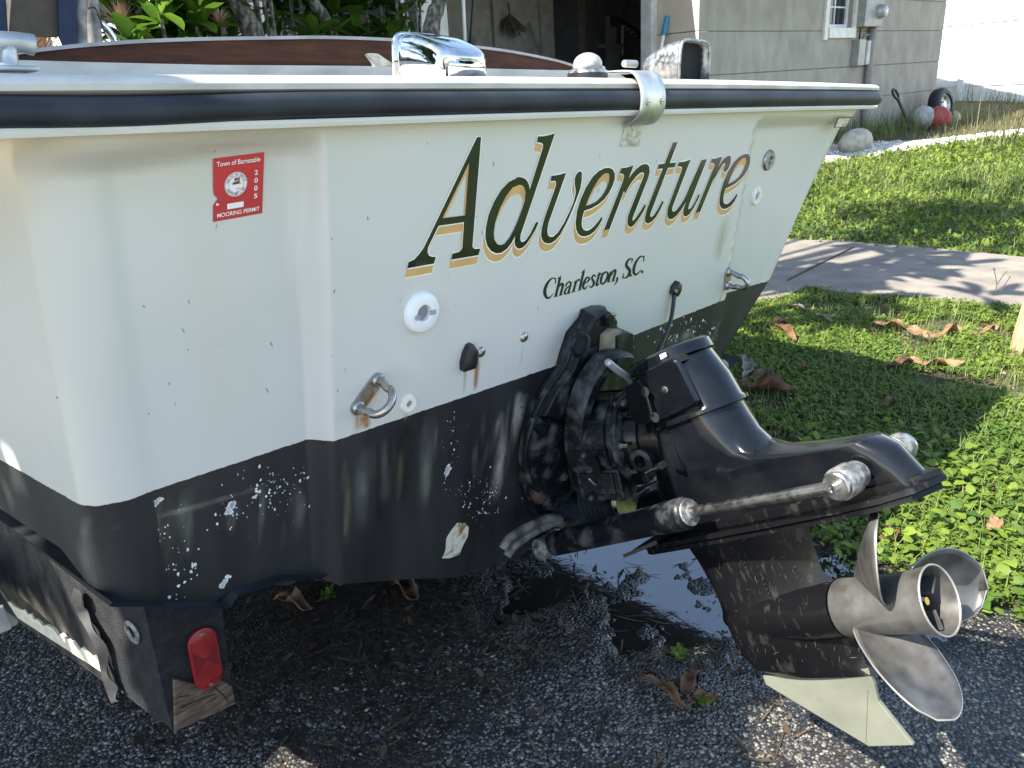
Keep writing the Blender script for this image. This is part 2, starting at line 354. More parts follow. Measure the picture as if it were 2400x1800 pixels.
# rub rail, swept round the stern from measured heights
rt = [T(0,215,.03),T(400,214,.03),T(800,213.5,.03),T(1150,210,.03),T(1490,207.5,.03),T(1800,209,.03),T(2050,212,.03)]
rb = [T(0,301,.03),T(400,290,.03),T(800,279,.03),T(1150,268,.03),T(1490,257.5,.03),T(1800,251,.03),T(2050,247,.03)]
rx = [p.x for p in rt]; rzt = [p.z for p in rt]; rzb = [p.z for p in rb]
def railz(x):
    k = np.polyfit(rx, rzt, 2), np.polyfit(rx, rzb, 2)
    xx = min(max(x, -1.5), 1.45); return float(np.polyval(k[0], xx)), float(np.polyval(k[1], xx))
XE = 1.375
path = [(-1.30-.05*min(f,1.5) if f < 1.8 else (-1.375)*(1-sstep(1.8,4.35,f)), f, -1) for f in (4.3,4.1,3.8,3.4,2.9,2.4,1.8,1.2,.6,.25,.14)]
path += [(-1.285,.06,0),(-1.25,.015,0),(-1.20,0,0)] + [(x, 0, 0) for x in np.linspace(-1.12, XE-.07, 60)] + [(XE-.035,.006,0),(XE-.01,.025,0),(XE,.06,0)]
path += [(XE if f < 1.8 else XE*(1-sstep(1.8,4.35,f)), f, 1) for f in (.2,.6,1.2,1.8,2.4,2.9,3.4,3.8,4.1,4.3)]
P3 = [Vector((p[0], p[1], 0)) for p in path]
def sweep(prof, wob=0.0):
    secs = []
    for i, p in enumerate(P3):
        tt = (P3[min(i+1, len(P3)-1)]-P3[max(i-1, 0)]).normalized(); nrm = Vector((tt.y, -tt.x, 0))   # outward
        zt, zb = railz(p.x); w = wob*math.sin(p.x*9+1)*math.exp(-(p.x+1.05)**2*14)
        secs.append([p+nrm*o+Vector((0,0,(zb+(zt-zb)*h)+w+(dz if True else 0))) for o, h, dz in prof])
    return secs
mb = MB(); mb.loft(sweep([(.004,0,0),(.022,.02,0),(.033,.15,0),(.038,.4,0),(.037,.7,0),(.028,.93,0),(.014,1.0,0),(.004,1.0,0)], .004))
rail = mb.build('rub_rail', m_rubber, boat, 50)
mb = MB(); mb.loft(sweep([(-.02,0,.0005),(.024,0,.0005),(.026,0,-.004),(.022,0,-.010),(-.02,0,-.011)]))
mb.build('rail_lip', m_gel, boat, 50)
ct = [L(x_, y_, 'y', 0) for x_, y_ in ((0,171),(300,174),(550,177),(925,179),(1300,181),(1490,183),(1900,191),(2045,199))]
kc = np.polyfit([p.x for p in ct], [p.z for p in ct], 2)
def capz(x): return float(np.polyval(kc, min(max(x, -1.2), 1.4)))
def capsweep():
    secs = []
    for i, p in enumerate(P3):
        tt = (P3[min(i+1, len(P3)-1)]-P3[max(i-1, 0)]).normalized(); nrm = Vector((tt.y, -tt.x, 0)); zt, zb = railz(p.x); h = max(.012, capz(p.x)-zt)
        prof = [(.014,-.002),(.024,.10*h),(.025,.45*h),(.021,.72*h),(.012,.92*h),(-.004,h),(-.05,h+.0008),(-.28,h+.001),(-.285,-.04),(-.2,-.04)]
        secs.append([p+nrm*o+Vector((0,0,zt+dz)) for o, dz in prof])
    return secs
mb = MB(); mb.loft(capsweep(), closed=True)
cap = mb.build('deck_cap', m_deckw, boat, 35)
# ------------------------------------------------------------------ lettering on the transom (vinyl, half a millimetre proud)
def zc(ox, oy, s): return lambda p: (ox+p[0]/s, oy+p[1]/s)
ZA, ZB, ZC = zc(940,300,4.6067), zc(1200,300,5.53), zc(1480,310,6.637)
LET = []   # (outline, holes) in measured sight lines
def let(Z, out, hole=None, Z2=None, out2=()):
    LET.append(([Z(p) for p in out]+[Z2(p) for p in out2], [Z(p) for p in hole] if hole else None))
let(ZA, [(815,97),(858,97),(765,1275),(775,1298),(800,1305),(850,1300),(830,1370),(535,1420),(550,1355),(625,1335),(655,1300),(672,1015),(398,1055),(285,1290),(280,1340),(295,1375),(330,1390),(370,1388),(350,1462),(62,1513),(75,1445),(135,1420),(190,1360),(240,1290),(400,960)],
    [(728,375),(686,942),(440,972)])
LET.append(([ZB(p) for p in [(60,634),(110,637),(160,655),(195,695),(215,745),(222,800),(160,960),(100,1180),(33,1398)]]+[ZA(p) for p in [(1190,1235),(1140,1300),(1080,1345),(1020,1352),(965,1325),(925,1270),(905,1190),(908,1080),(940,930),(1000,790),(1080,660),(1160,580),(1240,540)]],
   [ZA(p) for p in [(1270,612),(1200,640),(1130,730),(1060,870),(1010,1020),(995,1130),(1000,1200),(1030,1250),(1065,1265),(1110,1250),(1160,1190),(1210,1100),(1250,1010),(1300,880),(1330,780),(1338,690),(1325,640),(1300,615)]]))
let(ZB, [(330,108),(400,105),(470,92),(545,68),(535,110),(105,1380),(100,1430),(110,1470),(130,1478),(170,1455),(230,1370),(305,1215),(338,1225),(300,1310),(230,1430),(170,1515),(120,1555),(70,1562),(35,1530),(25,1470),(35,1390),(100,1180),(160,960),(185,830),(222,800),(395,250),(393,205),(365,188),(315,185)])
let(ZB, [(505,618),(570,610),(630,598),(690,578),(680,625),(465,1230),(450,1320),(460,1390),(490,1412),(530,1405),(590,1350),(660,1240),(740,1080),(790,960),(815,860),(818,800),(805,720),(805,660),(825,600),(855,565),(885,560),(900,590),(895,680),(880,780),(840,890),(780,1050),(700,1230),(620,1380),(560,1450),(500,1490),(450,1495),(410,1480),(380,1440),(370,1380),(380,1290),(420,1150),(545,800),(565,730),(560,690),(540,682),(490,688)])
let(ZB, [(1155,1145),(1165,1185),(1120,1260),(1060,1340),(1000,1385),(940,1403),(890,1400),(850,1370),(825,1310),(818,1220),(835,1080),(880,930),(950,770),(1040,630),(1120,555),(1190,520),(1250,512),(1300,535),(1325,590),(1325,650),(1300,740),(1250,840),(1190,920),(1110,990),(1020,1040),(930,1070),(905,1150),(895,1220),(900,1280),(925,1320),(960,1330),(1000,1318),(1060,1270),(1110,1210)],
    [(950,1008),(985,910),(1040,790),(1110,670),(1180,595),(1220,580),(1250,590),(1258,630),(1248,700),(1215,790),(1160,880),(1090,950),(1010,990)])
let(ZB, [(1410,520),(1480,510),(1568,485),(1258,1308),(1182,1326),(1430,690),(1448,620),(1430,592),(1385,588)])
let(ZC, [(-130,900),(-60,730),(0,645),(70,565),(140,510),(200,492),(245,500),(270,540),(275,610),(255,700),(10,1330),(5,1365),(20,1375),(60,1330),(130,1230),(200,1115),(218,1140),(170,1240),(100,1350),(40,1430),(0,1465),(-22,1473),(-64,1446),(-74,1386),(-58,1290),(0,1140),(110,860),(180,690),(188,640),(165,620),(120,635),(60,690),(0,770),(-60,860),(-110,960)])
let(ZC, [(640,157),(710,153),(285,1265),(280,1300),(300,1318),(340,1290),(400,1200),(475,1060),(492,1085),(440,1200),(370,1320),(310,1385),(260,1415),(225,1412),(200,1380),(205,1310),(240,1180),(515,470)])
let(ZC, [(425,495),(685,468),(660,542),(398,570)])
let(ZC, [(735,462),(800,458),(860,440),(910,420),(895,470),(640,1130),(622,1190),(630,1225),(660,1230),(700,1200),(760,1120),(830,1000),(900,840),(1085,428),(1168,418),(890,1120),(875,1180),(885,1198),(920,1170),(980,1080),(1035,965),(1058,965),(1030,1040),(960,1170),(890,1275),(840,1308),(810,1303),(795,1270),(800,1200),(840,1080),(780,1180),(700,1290),(630,1345),(590,1353),(560,1330),(545,1270),(560,1170),(770,600),(780,555),(765,532),(710,530)])
let(ZC, [(1245,410),(1310,405),(1400,375),(1385,430),(1060,1235),(985,1255),(1265,570),(1285,510),(1270,480),(1222,475)])
let(ZC, [(1290,640),(1340,540),(1410,430),(1470,380),(1515,358),(1535,375),(1540,420),(1525,500),(1495,570),(1460,615),(1435,615),(1425,590),(1435,545),(1455,490),(1440,478),(1410,500),(1360,580),(1300,690),(1255,740)])
let(ZC, [(1632,950),(1638,985),(1590,1080),(1530,1150),(1470,1185),(1425,1192),(1385,1170),(1362,1120),(1360,1040),(1380,920),(1430,760),(1500,600),(1580,470),(1660,385),(1730,345),(1790,332),(1825,350),(1840,400),(1835,470),(1805,570),(1750,660),(1690,730),(1610,795),(1530,840),(1455,875),(1430,960),(1418,1040),(1425,1090),(1450,1115),(1490,1110),(1540,1070),(1590,1010)],
    [(1495,805),(1530,700),(1590,570),(1660,460),(1720,405),(1755,395),(1775,410),(1780,455),(1765,520),(1725,610),(1670,690),(1600,750)])
NRM = Vector((0, -math.cos(RAKE), -math.sin(RAKE)))
TU = Vector((1, 0, 0)); TV = Vector((0, -math.sin(RAKE), math.cos(RAKE)))
sh = T(948,650)-T(953,625); sh = Vector((-.004, 0, 0))+TV*(-.0165)      # drop of the gold block
gold = MB(); blk = MB(); edge = MB()
def addpoly(mb, out, hole, off, d=Vector((0,0,0)), grow=0.0):
    o3 = [T(*p)+d+NRM*off for p in out]; polys = [o3]
    if grow:
        c = []
        n = len(o3); area = sum((o3[i].x*o3[(i+1)%n].z-o3[(i+1)%n].x*o3[i].z) for i in range(n)); sg = 1 if area > 0 else -1
        for i in range(n):
            tt = (o3[(i+1)%n]-o3[i-1]).normalized(); c.append(o3[i]+Vector((tt.z,0,-tt.x))*grow*sg)
        o3 = c; polys = [o3]
    if hole: polys.append([T(*p)+d+NRM*off for p in hole])
    tri = geometry.tessellate_polygon(polys); flat = [v for q in polys for v in q]
    mb.add(flat, [tuple(q) for q in tri])
for li, (o_, h_) in enumerate(LET):
    addpoly(blk, o_, h_, .0016+li*.00002)
    for k in range(13):
        addpoly(gold, o_, h_, .0006+.00005*(12-k)+li*.000003, sh*((k+1)/13))
    addpoly(edge, o_, h_, .00125+li*.000003, Vector((0,0,0)), .0026)
    addpoly(edge, o_, h_, .00035+li*.000003, sh, .0022)
nm = blk.build('stern_name', m_letter, boat)
tag(nm, 'the word Adventure in slanted black serif letters with a gold drop shade')
gold.build('gold_shade', m_gold, nm); edge.build('letter_outline', m_letedge, nm)
# hailing port: pen strokes (x, y, width)
ZD = zc(1260,580,8.193)
PEN = [[(335,690,14),(345,620,22),(310,588,20),(260,600,26),(190,680,44),(140,800,56),(140,900,58),(180,965,44),(230,960,26),(270,920,14),(305,880,8)],[(352,578,8),(330,700,10)],
[(430,570,44),(345,940,44)],[(385,597,12),(455,537,10)],[(305,950,14),(380,932,14)],[(395,770,20),(440,710,34),(475,700,44),(480,740,44),(435,910,40)],[(405,925,14),(475,905,14)],
[(535,750,26),(560,690,26),(600,660,26),(630,670,34),(630,720,34),(590,860,34),(600,880,20),(630,840,10)],[(600,740,16),(540,800,30),(515,870,34),(530,895,28),(570,870,16),(600,820,14)],
[(740,640,40),(680,850,40)],[(690,675,12),(745,625,12)],[(645,862,12),(730,838,12)],[(725,720,14),(760,640,20),(790,615,34),(800,640,24)],
[(885,450,42),(800,810,42)],[(835,485,12),(910,420,10)],[(760,830,12),(840,808,12)],
[(900,690,16),(960,650,24),(990,600,34),(970,570,26),(930,590,30),(885,680,42),(870,760,42),(895,790,36),(930,765,18),(970,720,8)],
[(1110,570,16),(1090,530,26),(1060,540,26),(1040,590,36),(1070,650,44),(1075,700,40),(1045,750,28),(1015,765,22),(990,740,20)],
[(1190,480,34),(1130,690,38),(1140,725,30),(1180,690,10)],[(1140,540,14),(1235,495,22)],
[(1290,475,30),(1245,520,36),(1215,610,42),(1215,680,36),(1245,700,28),(1300,650,34),(1340,560,42),(1345,500,36),(1320,470,26),(1290,475,30)],
[(1405,470,38),(1355,660,38)],[(1375,500,12),(1425,445,10)],[(1330,670,12),(1390,655,12)],[(1410,540,16),(1450,455,30),(1485,435,38),(1490,480,38),(1440,640,38)],[(1410,655,12),(1475,635,12)],
[(1525,570,34),(1525,620,34),(1500,680,18),(1465,722,8)],
[(1800,290,12),(1815,230,22),(1780,215,24),(1730,250,36),(1700,330,46),(1720,380,56),(1760,430,56),(1760,490,48),(1720,560,34),(1670,585,22),(1640,570,16),(1650,490,10)],[(1822,200,8),(1800,295,10)],[(1620,590,10),(1655,490,10)],
[(1775,500,30),(1780,530,44),(1785,558,30)],
[(2030,270,10),(2035,190,20),(2000,165,20),(1950,190,28),(1880,290,42),(1845,400,48),(1845,480,46),(1880,520,38),(1930,490,20),(1985,420,8)],[(2052,153,8),(2025,270,10)],
[(2000,440,28),(2005,465,42),(2012,490,28)]]
mb = MB()
for si, s_ in enumerate(PEN):
    q = spline([Vector((a,b_,c)) for a, b_, c in s_], 6) if len(s_) > 2 else [Vector(p) for p in s_]
    vs = []
    for i, p in enumerate(q):
        tt = (q[min(i+1,len(q)-1)]-q[max(i-1,0)]); tt = Vector((tt.x, tt.y)).normalized(); nn_ = Vector((-tt.y, tt.x))
        for sg in (-1, 1):
            vs.append(T(*ZD((p.x+nn_.x*sg*p.z/2*1.05, p.y+nn_.y*sg*p.z/2*1.05)))+NRM*(.0006+.00001*si))
    mb.add(vs, [(2*i, 2*i+1, 2*i+3, 2*i+2) for i in range(len(q)-1)])
tag(mb.build('hailing_port', m_lgreen, boat), 'small dark letters Charleston, S.C. under the name')
# ------------------------------------------------------------------ mooring permit sticker
def surf(px, py, off=0.0):                    # point on the hull skin, following the shallow recesses of the side panels
    p = T(px, py)
    e = recess(p.x, p.z)
    return T(px, py, -e*math.cos(RAKE)+off)
SK = [(342,1385),(1138,1240),(1170,253),(345,355)]; ZS = zc(450,320,6.91)
C0, C1, C2, C3 = [surf(*ZS(p), .0008) for p in SK]
def SP(u, v, off=0.0): return (C0*(1-u)+C1*u)*(1-v)+(C3*(1-u)+C2*u)*v + NRM*off
out = [(0,0),(1,0),(1,1),(0,1),(0,.55),(.012,.44),(.05,.40),(.09,.355),(.06,.335),(.045,.315),(.0,.27)]
mb = MB(); q = [SP(*p) for p in out]; mb.add(q, [tuple(t_) for t_ in geometry.tessellate_polygon([q])])
stick = mb.build('permit_sticker', m_red, boat); tag(stick, 'torn red mooring permit sticker of the Town of Barnstable, year 2005')
FN = {}
def text(s, size, off=.0006, bold=.0, cx=True, sx=1.0):
    cu = bpy.data.curves.new('t', 'FONT'); cu.body = s; cu.size = 1; cu.align_x = 'CENTER'; cu.offset = bold
    o = bpy.data.objects.new('t', cu); COL.objects.link(o)
    dg = bpy.context.evaluated_depsgraph_get(); me = bpy.data.meshes.new_from_object(o.evaluated_get(dg))
    vs = [v.co.copy() for v in me.vertices]; fs = [tuple(p.vertices) for p in me.polygons]
    bpy.data.objects.remove(o); bpy.data.curves.remove(cu); bpy.data.meshes.remove(me)
    return vs, fs
WU = (C1-C0).length; HU = (C3-C0).length
def put(mb, s, u, v, h, width=None, bold=.012, rot=0):
    vs, fs = text(s, 1, bold=bold); xs = [a.x for a in vs]; w0 = max(xs)-min(xs); xm = (max(xs)+min(xs))/2
    k = (width*WU/w0) if width else h*HU
    q = []
    for a in vs:
        X, Y = (a.x-xm)*k/WU, a.y*h*HU/.7/HU
        if rot:
            X_, Y_ = X*WU, Y*HU; c_, s_ = math.cos(rot), math.sin(rot); X, Y = (X_*c_-Y_*s_)/WU, (X_*s_+Y_*c_)/HU
        q.append(SP(u+X, v+Y, .0007))
    mb.add(q, fs)
mb = MB()
put(mb, 'Town of Barnstable', .49, .865, .075, .86, .010); put(mb, 'MOORING PERMIT', .505, .058, .066, .86, .012)
for k, ch in enumerate('2005'): put(mb, ch, .845, .655-.127*k, .075, .07, .02)
mb.add([SP(.27,.165,.0007),SP(.6,.165,.0007),SP(.6,.255,.0007),SP(.27,.255,.0007)], [(0,1,2,3)])
mb.add([SP(.05,.25,.0007),SP(.12,.265,.0007),SP(.06,.30,.0007)], [(0,1,2)])
def disc(mb, u, v, r0, r1, off, n=40):
    ring = []
    for k in range(n):
        a = 2*math.pi*k/n
        for r in (r0, r1): ring.append(SP(u+r*math.cos(a)/WU, v+r*math.sin(a)/HU, off))
    mb.add(ring, [(2*k, 2*k+1, (2*k+3) % (2*n), (2*k+2) % (2*n)) for k in range(n)])
RS = .225*WU
disc(mb, .44, .55, .0001, RS, .0007)
mb.build('sticker_print', m_wprint, stick)
mb = MB()
disc(mb, .44, .55, RS*.93, RS*.955, .0013); disc(mb, .44, .55, RS*.655, RS*.68, .0013)
def arc(s, r, a0, a1, h, flip=False):
    for i, ch in enumerate(s):
        if ch == ' ': continue
        a = a0+(a1-a0)*i/(len(s)-1); u, v = .44+r*math.cos(a)/WU, .55+r*math.sin(a)/HU
        vs, fs = text(ch, 1, bold=.01); xm = (max(a_.x for a_ in vs)+min(a_.x for a_ in vs))/2
        rot = a-math.pi/2 if not flip else a+math.pi/2; c_, s_ = math.cos(rot), math.sin(rot)
        mb.add([SP(u+((p.x-xm)*h*c_-p.y*h*s_)/WU, v+((p.x-xm)*h*s_+p.y*h*c_)/HU, .0014) for p in vs], fs)
arc('SEAL OF THE TOWN OF', RS*.735, rad(165), rad(15), RS*.2); arc('ADOPTED MAY 4 1889', RS*.87, rad(205), rad(335), RS*.2, True)
put(mb, 'BARNSTABLE', .44, .465, .022, .22, .01); put(mb, 'MASS', .44, .43, .02, .1, .01); put(mb, '1639', .44, .395, .02, .085, .01)
mb.add([SP(.35,.545,.0013),SP(.54,.555,.0013),SP(.54,.562,.0013),SP(.35,.552,.0013)], [(0,1,2,3)])
mb.add([SP(.38,.556,.0015),SP(.50,.562,.0015),SP(.52,.60,.0015),SP(.36,.585,.0015)], [(0,1,2,3)])
for x_ in (.41,.445,.485): mb.add([SP(x_,.60,.0015),SP(x_+.02,.605,.0015),SP(x_+.026,.66,.0015),SP(x_-.008,.65,.0015)], [(0,1,2,3)])
mb.build('sticker_seal', M('maroon_print', (.14,.02,.05), .4), stick)
# caution plate and maker plate
q = [T(1466,283,.0006),T(1510,281,.0006),T(1496,343,.0006),T(1452,343,.0006)]
mb = MB(); mb.prism(q, NRM*.0012); tag(mb.build('caution_plate', m_plate, boat), 'faded speckled label under the metal strap')
P1 = [T(1962,276),T(1994,274),T(1982,298),T(1953,299)]; P1 = [p+NRM*.001 for p in P1]
mb = MB(); mb.prism(P1, NRM*.001); pl = mb.build('maker_plate', m_blackpl, boat)
c_ = sum(P1, Vector())/4; mb = MB(); mb.prism([c_+(p-c_)*.86+NRM*.0011 for p in P1], NRM*.0006); mb.build('plate_face', m_plate, pl)
# ------------------------------------------------------------------ transom fittings
def fitting(name, px, py, prof, mat, label=None, n=28, tilt=None, parent=None):
    o = surf(px, py); mb = MB(); mb.lathe(o-NRM*.002, NRM, prof, n)
    r_ = mb.build(name, mat, parent or boat, 40)
    if label: r_['label'] = label
    return r_
def ringfit(name, px, py, R, r, h, mat, label=None, rec=True):
    o = surf(px, py)
    mb = MB(); mb.lathe(o-NRM*.004, NRM, [(0,R),(h*.75,R),(h+.002,R*.93),(h+.004,R*.86),(h+.004,r*1.12),(h+.002,r),(.005,r*.98)], 36)
    f = mb.build(name, mat, boat, 40)
    if label: f['label'] = label
    if rec: mb2 = MB(); mb2.lathe(o+NRM*.0012, NRM, [(0,r*.99),(.0004,r*.99)], 28); mb2.build('opening', m_oldwhite if False else M('fitting_bore', (.25,.26,.28), .5), f)
    return f
f = ringfit('drain_fitting', 986, 731, .0385, .0155, .012, m_whitepl, 'large clean white plastic through-hull flange')
o = surf(986, 731); m_sg = M('slot_grey', (.3,.31,.34), .5)
for dx, dz, w_ in ((.017,0,.012),(-.018,-.004,.010)): mb = MB(); mb.box(o+NRM*.0147+TU*dx+TV*dz, (w_,.003,.008)); mb.build('key_slot', m_sg, f)
ringfit('drain_plug', 956, 945, .0185, .007, .006, m_oldwhite, 'small rust-stained white drain flange')
ringfit('vent_fitting', 1800, 375, .030, .011, .008, m_chromedull, 'upper of the two round fittings by the starboard edge')
ringfit('vent_fitting', 1771, 459, .027, .012, .008, m_oldwhite, 'lower of the two round fittings, in a ring of old sealant')
for px, py in ((1127,825),(1228,790)):
    fitting('carriage_bolt', px, py, [(0,.0115),(.003,.0115),(.006,.009),(.008,.005),(.0088,.001)], m_steel)
for px, py in ((1663,600),(1668,647),(1776,568),(1769,600),(1058,353),(858,515),(1135,354),(1780,545)):
    fitting('old_screw_hole', px, py, [(0,.0021),(.0016,.0019)], m_hole, n=10)
# black clam shell vent and cable clam
o = surf(1093,836); mb = MB()
q = [o+TU*x+TV*z for x, z in ((-.017,-.024),(.015,-.024),(.020,-.005),(.014,.018),(.006,.029),(-.004,.028),(-.013,.012),(-.018,-.008))]
mb.prism(q, NRM*.020, .45); cl = mb.build('clam_cover', m_blackpl, boat, 50)
mb = MB(); mb.lathe(o+NRM*.012-TV*.012, NRM-TV*.6, [(0,.006),(.006,.006)], 14); mb.build('screw', m_steel, cl)
o = surf(1577,677); mb = MB()
mb.prism([o+TU*x+TV*z for x, z in ((-.016,-.008),(.010,-.020),(.020,-.006),(.019,.012),(.004,.022),(-.014,.010))], NRM*.018, .35); cc = mb.build('cable_clam', m_blackpl, boat, 50)
mb = MB(); mb.lathe(o-TU*.010+NRM*.016, NRM, [(0,.006),(.004,.005)], 12); mb.build('screw', m_steel, cc)
cab = [T(1580,690,.012),T(1578,715,.018),T(1572,750,.03),T(1560,785,.045),T(1545,820,.06),T(1537,838,.07)]
mb = MB(); mb.tube(spline(cab, 6), .0055, 8); mb.build('sensor_cable', m_blackpl, boat, 180)
# lifting eyes
def eye(px0, py0, px1, py1, label):
    a, b_ = surf(px0, py0), surf(px1, py1); d_ = b_-a; l_ = d_.length; dn = d_.normalized(); sd = NRM.cross(dn)
    mb = MB(); n = 10; q = []
    for k in range(n+1): an = math.pi*k/n; q.append(b_+(dn*math.sin(an)+sd*math.cos(an))*.014)
    for k in range(n+1): an = math.pi*k/n; q.append(a+(-dn*math.sin(an)-sd*math.cos(an))*.014)
    mb.prism(q, NRM*.005); e = mb.build('lifting_eye', m_steel, boat, 40); e['label'] = label
    pts = [a, a+NRM*.022, a+NRM*.036+dn*.004]+[(a+b_)/2+NRM*(.036+.030*math.sin(an))-dn*(l_/2-.002)*math.cos(an) for an in np.linspace(.25, math.pi-.25, 9)]+[b_+NRM*.036-dn*.004, b_+NRM*.022, b_]
    mb = MB(); mb.tube(spline(pts, 4), .0074, 12, flat=1); mb.build('shackle_bar', m_steel, e, 180)
    for p in (a, b_): mb = MB(); mb.lathe(p+NRM*.004, NRM, [(0,.013),(.004,.013),(.007,.010)], 16); mb.build('collar', m_steel, e, 40)
eye(882,890,836,954,'nearer D-shaped lifting eye, rust running below it'); eye(1705,637,1702,668,'far D-shaped lifting eye by the starboard edge')
# stains: thin films with ragged edges on the hull skin
def film(pts, wid, mat, name, off=.0007, parent=boat, fade=(0,1,.9,0)):
    P = [surf(*p, off) for p in pts]; q = spline(P, 6); n = len(q); V = []; A = []
    ws = np.interp(np.linspace(0,1,n), np.linspace(0,1,len(wid)), wid); fd = np.interp(np.linspace(0,1,n), np.linspace(0,1,len(fade)), fade)
    for i, p in enumerate(q):
        tt = (q[min(i+1,n-1)]-q[max(i-1,0)]).normalized(); s_ = NRM.cross(tt)
        for k in range(5): V.append(p+s_*ws[i]*(k/4-.5)); A.append(float(fd[i])*(0,.5,1,.5,0)[k]*min(1, i/3, (n-1-i)/3))
    F = [(i*5+k, i*5+k+1, i*5+k+6, i*5+k+5) for i in range(n-1) for k in range(4)]
    o = raw(name, [tuple(v) for v in V], F, mat, parent, True)
    a = o.data.attributes.new('fade', 'FLOAT', 'POINT'); a.data.foreach_set('value', np.array(A, np.float32)); return o
Fz = (.9,1,.8,.35)
film([(838,958),(836,985),(832,1014)], [.03,.034,.03], m_rust, 'rust_stain', fade=(1.3,1.5,1.3,.7)); film([(855,970),(858,990),(860,1005)], [.026,.024,.02], m_rust, 'rust_stain', fade=(1.2,1.3,1.1,.5))
film([(882,910),(868,935),(852,958)], [.008,.012,.008], m_rust, 'rust_stain', .0058)
film([(1120,840),(1117,880),(1113,918)], [.020,.018,.018], m_rust, 'rust_stain', fade=(1.8,1.3,1,.6)); film([(1092,855),(1090,885),(1086,925)], [.012,.010,.009], m_green, 'weep_stain', fade=Fz)
film([(1226,805),(1220,850),(1214,882)], [.006,.005,.004], m_green, 'weep_stain', fade=Fz)
film([(1306,840),(1300,855),(1297,860)], [.008,.008,.008], m_rust, 'rust_stain')
film([(1575,690),(1562,735),(1550,775)], [.045,.045,.035], m_green, 'weep_stain', fade=(1,1,.7,.2)); film([(1700,670),(1692,690),(1684,715)], [.012,.010,.008], m_rust, 'rust_stain', fade=Fz)
film([(1705,500),(1690,560),(1675,620)], [.06,.07,.05], m_green, 'weep_stain', fade=(.1,.5,.6,.3)); film([(952,968),(950,985)], [.015,.012], m_green, 'weep_stain')
# silt and runs on the black bottom paint
for pts, w_, fd in [([(1222,915),(1198,1000),(1172,1100),(1150,1190)], [.06,.075,.06,.04], (1.8,1.6,1.2,.5)), ([(1180,960),(1150,1040),(1120,1130)], [.03,.04,.02], (.6,.7,.5,.2)),
                    ([(1140,960),(1120,1050),(1110,1140)], [.02,.03,.02], (.25,.4,.4,.1)), ([(860,1030),(855,1120),(850,1250)], [.05,.06,.06], (.1,.25,.35,.2)),
                    ([(905,1020),(900,1110),(895,1200)], [.03,.03,.03], (.2,.4,.3,.1)), ([(1010,960),(1000,1080),(990,1200)], [.05,.05,.05], (.1,.35,.3,.1)),
                    ([(1690,745),(1668,800),(1650,840)], [.02,.025,.02], (1,1.2,1,.6)), ([(770,1100),(765,1200),(760,1300)], [.04,.05,.04], (.1,.25,.3,.2)),
                    ([(185,1260),(215,1330),(235,1380)], [.02,.03,.02], (.3,.7,.5,.2)), ([(250,1240),(450,1190),(650,1130)], [.012,.016,.012], (.1,.5,.4,.1)), ([(205,1205),(200,1260),(230,1320)], [.02,.02,.02], (.4,.5,.4,.1)),
                    ([(1560,800),(1600,790),(1640,770)], [.04,.05,.04], (.3,.5,.5,.2))]:
    film(pts, w_, m_dust, 'silt_streak', fade=fd)
random.seed(77)
for k in range(26):
    px = random.uniform(300, 1120); yb = 1199-(px-205)*.335 if px < 740 else 1040-(px-790)*.36; ln_ = random.uniform(60, 210); y0 = yb+random.uniform(10, 120)
    film([(px, y0), (px-4, y0+ln_*.5), (px-8+random.uniform(-6,6), y0+ln_)], [random.uniform(.008,.02), random.uniform(.012,.04), .01], m_dust if random.random() < .7 else m_green, 'silt_streak', .0008+.00002*k, fade=(.1, random.uniform(.10,.30), random.uniform(.08,.22), .05))
for pts, w_ in [([(950,985),(947,1060),(940,1180)], [.05,.06,.05]), ([(895,1040),(893,1130),(890,1240)], [.03,.03,.03])]:
    film(pts, w_, m_darkfilm, 'dark_streak', .0009, fade=(.9,1,.9,.6))
# bare chips in the black paint, clustered as in life
mb = MB()
def chip(px, py, r, el=1.0):
    o = surf(px, py, .0012); n = random.randint(5, 8); a0 = random.random()*6
    q = [o+TU*math.cos(a0+2*math.pi*k/n)*r*random.uniform(.5,1.2)+TV*math.sin(a0+2*math.pi*k/n)*r*el*random.uniform(.5,1.3) for k in range(n)]
    mb.add(q+[o], [(k, (k+1) % n, n) for k in range(n)])
for cx, cy, sx, sy, n_, r_ in [(640,1145,55,40,90,.0020),(545,1190,30,30,30,.0022),(355,1250,30,18,26,.0020),(400,1300,50,40,40,.0022),(420,1345,30,25,18,.0024),(660,1180,40,40,22,.0018),(720,1115,25,18,26,.0022),
                               (385,1400,45,4,18,.0020),(1125,1160,45,45,150,.0019),(1060,1040,14,50,36,.0017),(1050,1100,10,40,12,.002),(735,1140,6,60,10,.003),(450,1325,6,16,16,.0028),(745,1180,6,80,9,.0024),(1575,790,40,20,60,.003),(1640,765,30,20,50,.003),(540,1240,120,60,20,.0012)]:
    for k in range(int(n_*.62)): chip(cx+random.gauss(0,sx*.75), cy+random.gauss(0,sy*.75), r_*random.choice((.35,.45,.6,.8,1.3)), 1.3)
for cx, cy, r_ in [(350,1186,.007),(362,1180,.010),(372,1174,.008),(541,1188,.010),(536,1200,.008),(546,1180,.008),(525,1365,.009),(518,1372,.008),(535,1354,.006),(605,1150,.005),(598,1165,.004),(1052,1098,.010),(1047,1108,.008)]:
    for k in range(5): chip(cx+random.uniform(-5,5), cy+random.uniform(-4,4), r_*random.uniform(.4,.8), .8)
sm = MB()
random.seed(91)
